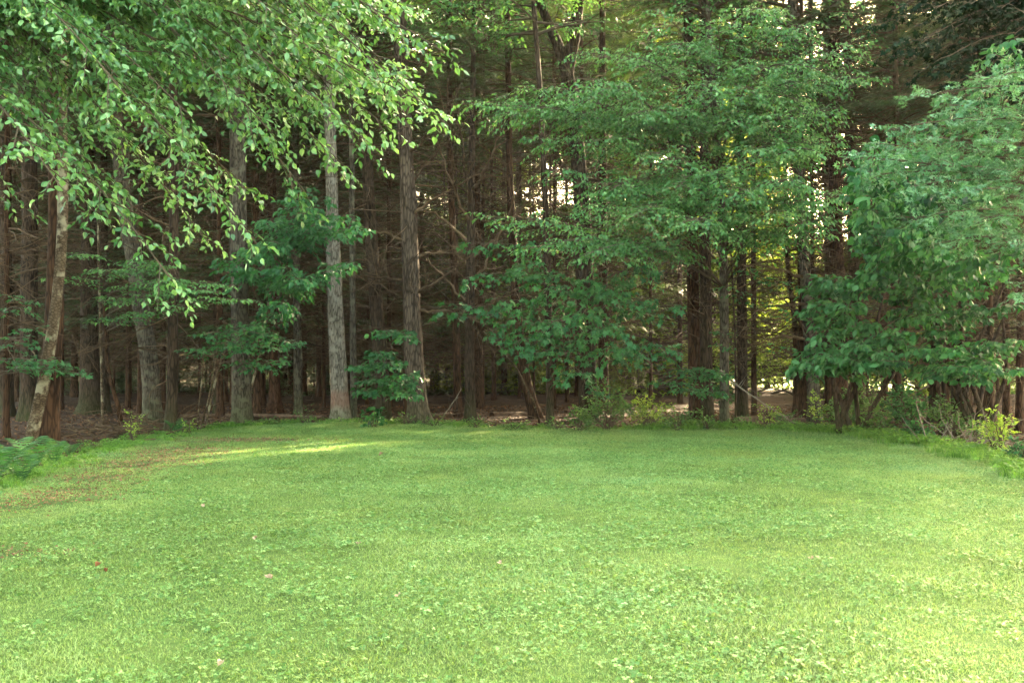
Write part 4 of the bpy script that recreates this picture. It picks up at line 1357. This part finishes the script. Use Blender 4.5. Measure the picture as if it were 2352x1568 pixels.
# twiggy tangle at the foot of the thicket
a_ = Acc()
g = ground_at(2205, 1028)
for k in range(46):
    p = np.array(g) + np.clip(RNG.normal(0, .22, 3), -.3, .3) * [2.0, 1, .3]
    p[2] = abs(p[2]) * .5 + .02
    d = nrm(RNG.normal(0, 1, 3) + np.array([.4, 0, .45]))
    q = p + d * random.uniform(.3, .8)
    q[2] = max(q[2], .05)
    e = q + nrm(d + RNG.normal(0, .6, 3)) * .3
    e[2] = max(e[2], .03)
    tube(a_, np.array([p, q, e]), [.012, .007, .003], 4)
tag(a_.build('brush_pile', M_PALEDEAD), 'tangle of bare grey twigs at the lawn edge below the thicket', 'brush pile')
a_ = Acc()
for (cx_, cy_, wx) in ((330, 992, 1.5), (260, 1010, 1.2), (380, 985, .8)):
    g = ground_at(cx_, cy_)
    for k in range(70):
        p = np.array(g) + np.array([RNG.normal(0, .5) * wx, RNG.normal(0, .4), 0])
        p[2] = ground_h(p[0], p[1]) + abs(RNG.normal(0, .14)) + .02
        az = RNG.uniform(0, 6.28)
        l = RNG.uniform(.3, .9)
        d = np.array([math.cos(az), math.sin(az) * .6, RNG.normal(.12, .3)])
        q = p + nrm(d) * l
        q[2] = max(q[2], .04)
        m_ = (p + q) / 2 + RNG.normal(0, .05, 3)
        tube(a_, np.array([p, m_, q]), [.014, .010, .003], 4, tint=RNG.random())
tag(a_.build('brush_pile', M_DEAD), 'low brown heap of dead sticks in front of the big leaning trunk', 'brush pile')


a_ = Acc()
for _ in range(700):
    y = 14 + 34 * random.random()
    x = random.uniform(-.62, .62) * y
    if edge_dist(x, y) > -.3:
        continue
    az, l = random.uniform(0, 6.28), random.uniform(.25, 1.4)
    z = ground_h(x, y) + .03
    p = np.array([x, y, z])
    d = np.array([math.cos(az), math.sin(az), random.uniform(-.02, .22)])
    tube(a_, np.array([p, p + d * l * .5 + RNG.normal(0, .04, 3) * [1, 1, 0], p + d * l]), [.014, .010, .004], 4, tint=random.random())
tag(a_.build('fallen_twigs', M_DEAD, kind='stuff'), 'dead twigs littering the shaded forest floor', 'twigs')

# ------------------------------------------------------------------ grass, clover, litter (nobody could count them)
def scatter(name, pts, scales, sources, label, cat, seed):
    me = bpy.data.meshes.new(name)
    me.from_pydata([tuple(p) for p in pts], [], [])
    at_ = me.attributes.new('sc', 'FLOAT', 'POINT')
    at_.data.foreach_set('value', np.asarray(scales, np.float32))
    ob = bpy.data.objects.new(name, me)
    COL.objects.link(ob)
    ob['kind'] = 'stuff'
    tag(ob, label, cat)
    c = bpy.data.collections.new(name + '_tufts')
    for i, m in enumerate(sources):
        c.objects.link(bpy.data.objects.new('tuft', m))
    ng = bpy.data.node_groups.new(name, 'GeometryNodeTree')
    ng.interface.new_socket('Geometry', in_out='INPUT', socket_type='NodeSocketGeometry')
    ng.interface.new_socket('Geometry', in_out='OUTPUT', socket_type='NodeSocketGeometry')
    gi, go = ng.nodes.new('NodeGroupInput'), ng.nodes.new('NodeGroupOutput')
    mp = ng.nodes.new('GeometryNodeMeshToPoints')
    ci = ng.nodes.new('GeometryNodeCollectionInfo')
    ci.inputs[0].default_value = c
    ci.inputs['Separate Children'].default_value = True
    ci.inputs['Reset Children'].default_value = True
    ip = ng.nodes.new('GeometryNodeInstanceOnPoints')
    ip.inputs['Pick Instance'].default_value = True
    rv = ng.nodes.new('FunctionNodeRandomValue')
    rv.data_type = 'FLOAT_VECTOR'
    rv.inputs['Min'].default_value = (0, 0, 0)
    rv.inputs['Max'].default_value = (0, 0, 6.283)
    rv.inputs['Seed'].default_value = seed
    na = ng.nodes.new('GeometryNodeInputNamedAttribute')
    na.data_type = 'FLOAT'
    na.inputs[0].default_value = 'sc'
    L = ng.links.new
    L(gi.outputs[0], mp.inputs[0])
    L(mp.outputs[0], ip.inputs['Points'])
    L(ci.outputs[0], ip.inputs['Instance'])
    L(rv.outputs[0], ip.inputs['Rotation'])
    L(na.outputs[0], ip.inputs['Scale'])
    L(ip.outputs[0], go.inputs[0])
    md = ob.modifiers.new('scatter', 'NODES')
    md.node_group = ng
    return ob


def blade_patch(n, rad, h, w, mat, seed):
    rg = np.random.default_rng(seed)
    a = Acc()
    r = rad * np.sqrt(rg.random(n))
    th = rg.uniform(0, 6.28, n)
    P = np.stack([r * np.cos(th), r * np.sin(th), np.full(n, -.01)], 1)
    az = rg.uniform(0, 6.28, n)
    hh = h * rg.uniform(.4, 1.15, n)
    ln = rg.uniform(.2, 1.5, n) * hh
    D = np.stack([np.cos(az), np.sin(az), np.zeros(n)], 1)
    S = np.stack([-np.sin(az), np.cos(az), np.zeros(n)], 1)
    up = np.array([0, 0, 1.0])
    ww = w * rg.uniform(.6, 1.3, n)
    V = np.stack([P - S * ww[:, None], P + S * ww[:, None],
                  P + D * (ln * .35)[:, None] + up * (hh * .6)[:, None] + S * (ww * .8)[:, None],
                  P + D * (ln * .35)[:, None] + up * (hh * .6)[:, None] - S * (ww * .8)[:, None],
                  P + D * ln[:, None] + up * (hh * .9)[:, None]], 1)
    F = np.array([(0, 1, 2), (0, 2, 3), (3, 2, 4)])
    FF = (F[None] + (np.arange(n) * 5)[:, None, None]).reshape(-1, 3)
    a.add(V.reshape(-1, 3), FF, np.repeat(rg.random(n), 5))
    return a.mesh('tuft', mat)


def clover_patch(n, rad, h, size, mat, seed):
    rg = np.random.default_rng(seed)
    a = Acc()
    V0, F0 = fan([(0, 0, 0), (.42, .45, .1), (.38, .85, .05), (0, 1, 0), (-.38, .85, .05), (-.42, .45, .1)], (0, .55, 0))
    for _ in range(n):
        r, th = rad * math.sqrt(rg.random()), rg.uniform(0, 6.28)
        z = h * rg.uniform(.4, 1.2)
        c = np.array([r * math.cos(th), r * math.sin(th), z])
        tilt = nrm(np.array([0, 0, 1.0]) + rg.normal(0, .35, 3))
        s = size * rg.uniform(.6, 1.3)
        t = rg.random()
        a0 = rg.uniform(0, 6.28)
        for k in range(3):
            az = a0 + k * 2.094
            d = np.array([math.cos(az), math.sin(az), 0])
            d = nrm(d - tilt * d.dot(tilt))
            x = np.cross(d, tilt)
            a.add(c + s * (V0[:, 0:1] * x + V0[:, 1:2] * d + V0[:, 2:3] * tilt), F0, t)
    return a.mesh('tuft', mat)


def lawn_points(step, y0, y1, jit=1.0, inside=.02, xmarg=.6):
    ys = np.arange(y0, y1, step)
    pts = []
    for y in ys:
        hw = y * (CX / F_PX) + xmarg
        xs = np.arange(-hw, hw, step)
        pts.append(np.stack([xs, np.full(len(xs), y)], 1))
    P = np.concatenate(pts) + RNG.uniform(-.5, .5, (sum(len(p) for p in pts), 2)) * step * jit
    e = edge_dist(P[:, 0], P[:, 1])
    P, e = P[e > inside], e[e > inside]
    Z = np.array([lawn_z(x, y) for x, y in P])
    return np.column_stack([P, Z]), e


# bare, leaf-strewn patches of the lawn: the grass thins out there
BARE = [(ground_at(330, 1070), .9, 1.7), (ground_at(230, 1105), .8, .8), (ground_at(150, 1140), .8, .6), (ground_at(420, 1042), 1.1, 1.2), (ground_at(560, 1015), 1.6, .8),
        (ground_at(60, 1160), .7, .7), (ground_at(30, 1280), .5, .3)]


def bareness(P):
    b = np.zeros(len(P))
    for g, rx, ry in BARE:
        b = np.maximum(b, np.exp(-(((P[:, 0] - g.x) / rx) ** 2 + ((P[:, 1] - g.y) / ry) ** 2)))
    nz = np.array([noise.noise(Vector((x * 2.2, y * 2.2, 5))) for x, y in P[:, :2]])
    return b * (1 + .9 * nz)


P, e = lawn_points(.115, 4.0, 27)
b = bareness(P)
keep = RNG.random(len(P)) > np.clip(b * 1.3 - .1, 0, .95)
P, e = P[keep], e[keep]
nz = np.array([noise.noise(Vector((x * .9, y * .9, 1))) for x, y in P[:, :2]])
sc = .85 + .8 * np.maximum(nz, -.3) + .3 * RNG.random(len(P)) + .5 * np.exp(-e / .35)
scatter('grass', P, sc, [blade_patch(170, .12, .032, .0020, M_GRASS, k) for k in range(6)], 'mown green grass of the lawn', 'grass', 3)

P, e = lawn_points(.16, 4.0, 27)
nz = np.array([noise.noise(Vector((x * .7 + 30, y * .7, 1))) + .6 * noise.noise(Vector((x * 2.4, y * 2.4, 8))) for x, y in P[:, :2]])
keep = (nz + RNG.uniform(-.35, .35, len(P)) > -.12) & (bareness(P) < .45)
P = P[keep]
scatter('clover', P, RNG.uniform(.8, 1.3, len(P)), [clover_patch(46, .15, .032, .0095, M_CLOVER, k) for k in range(5)] + [clover_patch(8, .14, .03, .019, M_CLOVER, 31)], 'small clover leaves spread through the lawn', 'clover', 5)

pts = [(x, y, z) for x, y, z in zip(RNG.uniform(-110, 110, 420), RNG.uniform(125, 150, 420), np.tile([-.5, -.5, 3, 5, 7], 84))]
scatter('distant_woodland', pts, RNG.uniform(.9, 1.3, len(pts)), [m[0] for m in SUNNY], 'far yellow green woodland seen through the trunks', 'woodland', 2)

m = 620
yy = RNG.uniform(47, 72, m)
xx = RNG.uniform(-.66, .06, m) * yy
k = np.array([not (x > 0 and in_corridor(x, y, 5)) for x, y in zip(xx, yy)])
xx, yy = xx[k], yy[k]
m = len(xx)
pts = [(x, y, z) for x, y, z in zip(xx, yy, np.where(RNG.random(m) < .8, RNG.uniform(-1.5, .2, m), RNG.uniform(1, 5, m)))]
scatter('undergrowth', pts, RNG.uniform(.6, 1.0, len(pts)), [m[0] for m in LOWC], 'dark green young growth closing the far end of the wood', 'undergrowth', 12)

P, e = lawn_points(.55, 4.0, 22, inside=.3)
k = RNG.random(len(P)) < .4
P = P[k]
scatter('broad_weeds', P, RNG.uniform(.6, 1.2, len(P)), [blade_patch(14, .05, .045, .007, M_LAWNWEED, 60 + k) for k in range(3)] + [clover_patch(7, .07, .04, .020, M_LAWNWEED, 70 + k) for k in range(2)],
        'darker broad leaved weeds dotted through the lawn', 'weeds', 15)

m = 300
yy = RNG.uniform(47, 62, m)
xx = RNG.uniform(-.06, .62, m) * yy
k = np.array([not in_corridor(x, y, 4.5) for x, y in zip(xx, yy)])
xx, yy = xx[k], yy[k]
m = len(xx)
pts = [(x, y, z) for x, y, z in zip(xx, yy, RNG.choice([-.6, -.4, 1.5, 4, 7], m))]
scatter('sunlit_undergrowth', pts, RNG.uniform(.5, 1.0, len(pts)), [m_[0] for m_ in BUSH], 'yellow green young growth glowing at the far end of the wood', 'undergrowth', 13)

# taller weeds in a strip along the edge
pts, scs = [], []
for i in range(len(LAWN_E) - 1):
    a, b_ = LAWN_E[i], LAWN_E[i + 1]
    L = (b_ - a).length
    for k in range(int(L * 55)):
        t = random.random()
        q = a.lerp(b_, t)
        nx, ny = -(b_.y - a.y) / L, (b_.x - a.x) / L
        o = random.gauss(-.05, .28)
        x, y = q.x + nx * o, q.y + ny * o
        if abs(x) > y * .6 + .5:
            continue
        if noise.noise(Vector((x * 1.1, y * 1.1, 4))) + random.uniform(-.3, .3) < (-.25 if x > 3 else -.02):
            continue
        pts.append((x, y, max(lawn_z(x, y), ground_h(x, y))))
        scs.append(random.uniform(.6, 1.3) * (1.15 if x > 3 else .75))
M_WEED = leaf_mat('weed_leaf', (.045, .12, .022), (.085, .20, .035), (.15, .30, .06), .4)
scatter('edge_weeds', pts, scs, [blade_patch(70, .14, .16, .0045, M_WEED, 40 + k) for k in range(3)] +
        [clover_patch(34, .16, .13, .026, M_WEED, 50 + k) for k in range(4)], 'fresh green weeds along the edge of the lawn', 'weeds', 8)

# brown litter on the forest floor and the bare patches
LV = Leaves()


def litter(n, xf, yf, size, cond=None):
    x, y = xf(n), yf(n)
    if cond is not None:
        k = cond(x, y)
        x, y = x[k], y[k]
    ed = edge_dist(x, y)
    z = np.array([max(ground_h(a, b), lawn_z(a, b) if c > -.8 else -1) for a, b, c in zip(x, y, ed)]) + RNG.uniform(.005, .03, len(x))
    m = len(x)
    D = RNG.normal(0, 1, (m, 3))
    D[:, 2] *= .25
    Nn = np.array([0, 0, 1.0]) + RNG.normal(0, .5, (m, 3))
    LV.add(np.stack([x, y, z], 1), D, Nn, size * RNG.uniform(.5, 1.2, m), RNG.random(m))


litter(26000, lambda n: RNG.uniform(-.62, .60, n), lambda n: 12 + 24 * RNG.random(n) ** .7, .085, None)
LV.P[-1][:, 0] *= LV.P[-1][:, 1]
ed = edge_dist(LV.P[-1][:, 0], LV.P[-1][:, 1])
k = ed < -.05
LV.P[-1][:, 2] = [ground_h(x, y) + .015 for x, y in LV.P[-1][:, :2]]
for L_ in (LV.P, LV.D, LV.N, LV.S, LV.T):
    L_[-1] = L_[-1][k]
a_ = Acc()
LV.mesh_into(a_, RHOMB)
tag(a_.build('leaf_litter', M_LITTER, kind='stuff'), 'brown dead leaves strewn over the shaded forest floor', 'leaf litter')
LV = Leaves()
for g, rx, ry in BARE:
    m = int(1100 * rx * ry)
    litter(m, lambda n: RNG.normal(g.x, rx * .6, n), lambda n: RNG.normal(g.y, ry * .6, n), .036)
a_ = Acc()
LV.mesh_into(a_, RHOMB)
M_TAN = plain_mat('tan_litter', (.08, .042, .022), (.27, .155, .09), 3)
tag(a_.build('leaf_litter', M_TAN, kind='stuff'), 'tan leaf bits strewn over the thin patches at the left of the lawn', 'leaf litter')

# pale curled dead leaves lying singly on the lawn
M_PALELEAF = plain_mat('pale_dead_leaf', (.22, .155, .10), (.38, .29, .21), 20)
M_RUST = plain_mat('rust_dead_leaf', (.10, .040, .02), (.18, .08, .04), 20)


def fallen(px, py, label, mat, size=.07):
    g = ground_at(px, py)
    a = Acc()
    for k in range(2):
        L = Leaves()
        az = random.uniform(0, 6.28)
        L.add(np.array([[g.x, g.y, lawn_z(g.x, g.y) + .045 + .01 * k]]), np.array([[math.cos(az), math.sin(az), .35]]),
              np.array([[random.uniform(-.6, .6), -.5, .8]]), np.array([size * .8 * (1 - .3 * k)]), np.array([random.random()]))
        L.mesh_into(a, ovate(.28, .28, .2))
    o = a.build('fallen_leaf', mat)
    me = o.data
    co = np.empty(len(me.vertices) * 3, np.float32)
    me.vertices.foreach_get('co', co)
    me.vertices.foreach_set('co', (co.reshape(-1, 3) - np.array(g, np.float32)).ravel())
    o.location = g
    tag(o, label, 'leaf', 'dead leaves lying singly on the lawn')


fallen(625, 1352, 'pale curled dead leaf, the nearest pale one on the left half of the lawn', M_PALELEAF, .075)
fallen(585, 1258, 'pale curled dead leaf a little above the nearest pale one', M_PALELEAF, .06)
fallen(470, 1178, 'pale brown curled leaf beside the darker grass on the left half', M_PALELEAF, .07)
fallen(1152, 1316, 'small white dead leaf near the middle of the lawn', M_PALELEAF, .05)
fallen(915, 1395, 'pinkish dead leaf on the near middle of the lawn', M_PALELEAF, .05)
fallen(870, 1057, 'tan dead leaf on the far middle of the lawn', M_PALELEAF, .12)
fallen(824, 1270, 'small pale leaf left of the white one near the middle', M_PALELEAF, .045)
fallen(218, 1323, 'rusty red dead leaf on the left part of the lawn', M_RUST, .07)
fallen(245, 1335, 'rusty dead leaf just right of the rusty red one', M_RUST, .05)
fallen(1862, 1305, 'small pale leaf left of the yellow streak on the right half of the lawn', M_PALELEAF, .055)
fallen(500, 1560, 'pale round dead leaf near the bottom edge of the photo', M_PALELEAF, .05)

# ------------------------------------------------------------------ warm evening air between the trunks
m_h, nt_, out_ = new_mat('haze_air')
pv = nt_.nodes.new('ShaderNodeVolumePrincipled')
pv.inputs['Color'].default_value = (.96, .95, .92, 1)
pv.inputs['Density'].default_value = .00028
pv.inputs['Anisotropy'].default_value = .5
nt_.links.new(pv.outputs[0], out_.inputs['Volume'])
a_ = Acc()
V = [(x, y, z) for z in (-2.5, 36) for x, y in ((-180, -40), (180, -40), (180, 220), (-180, 220))]
a_.add(V, [(0, 2, 1), (0, 3, 2), (4, 5, 6), (4, 6, 7), (0, 1, 5), (0, 5, 4), (1, 2, 6), (1, 6, 5), (2, 3, 7), (2, 7, 6), (3, 0, 4), (3, 4, 7)])
a_.build('haze', m_h, kind='stuff')
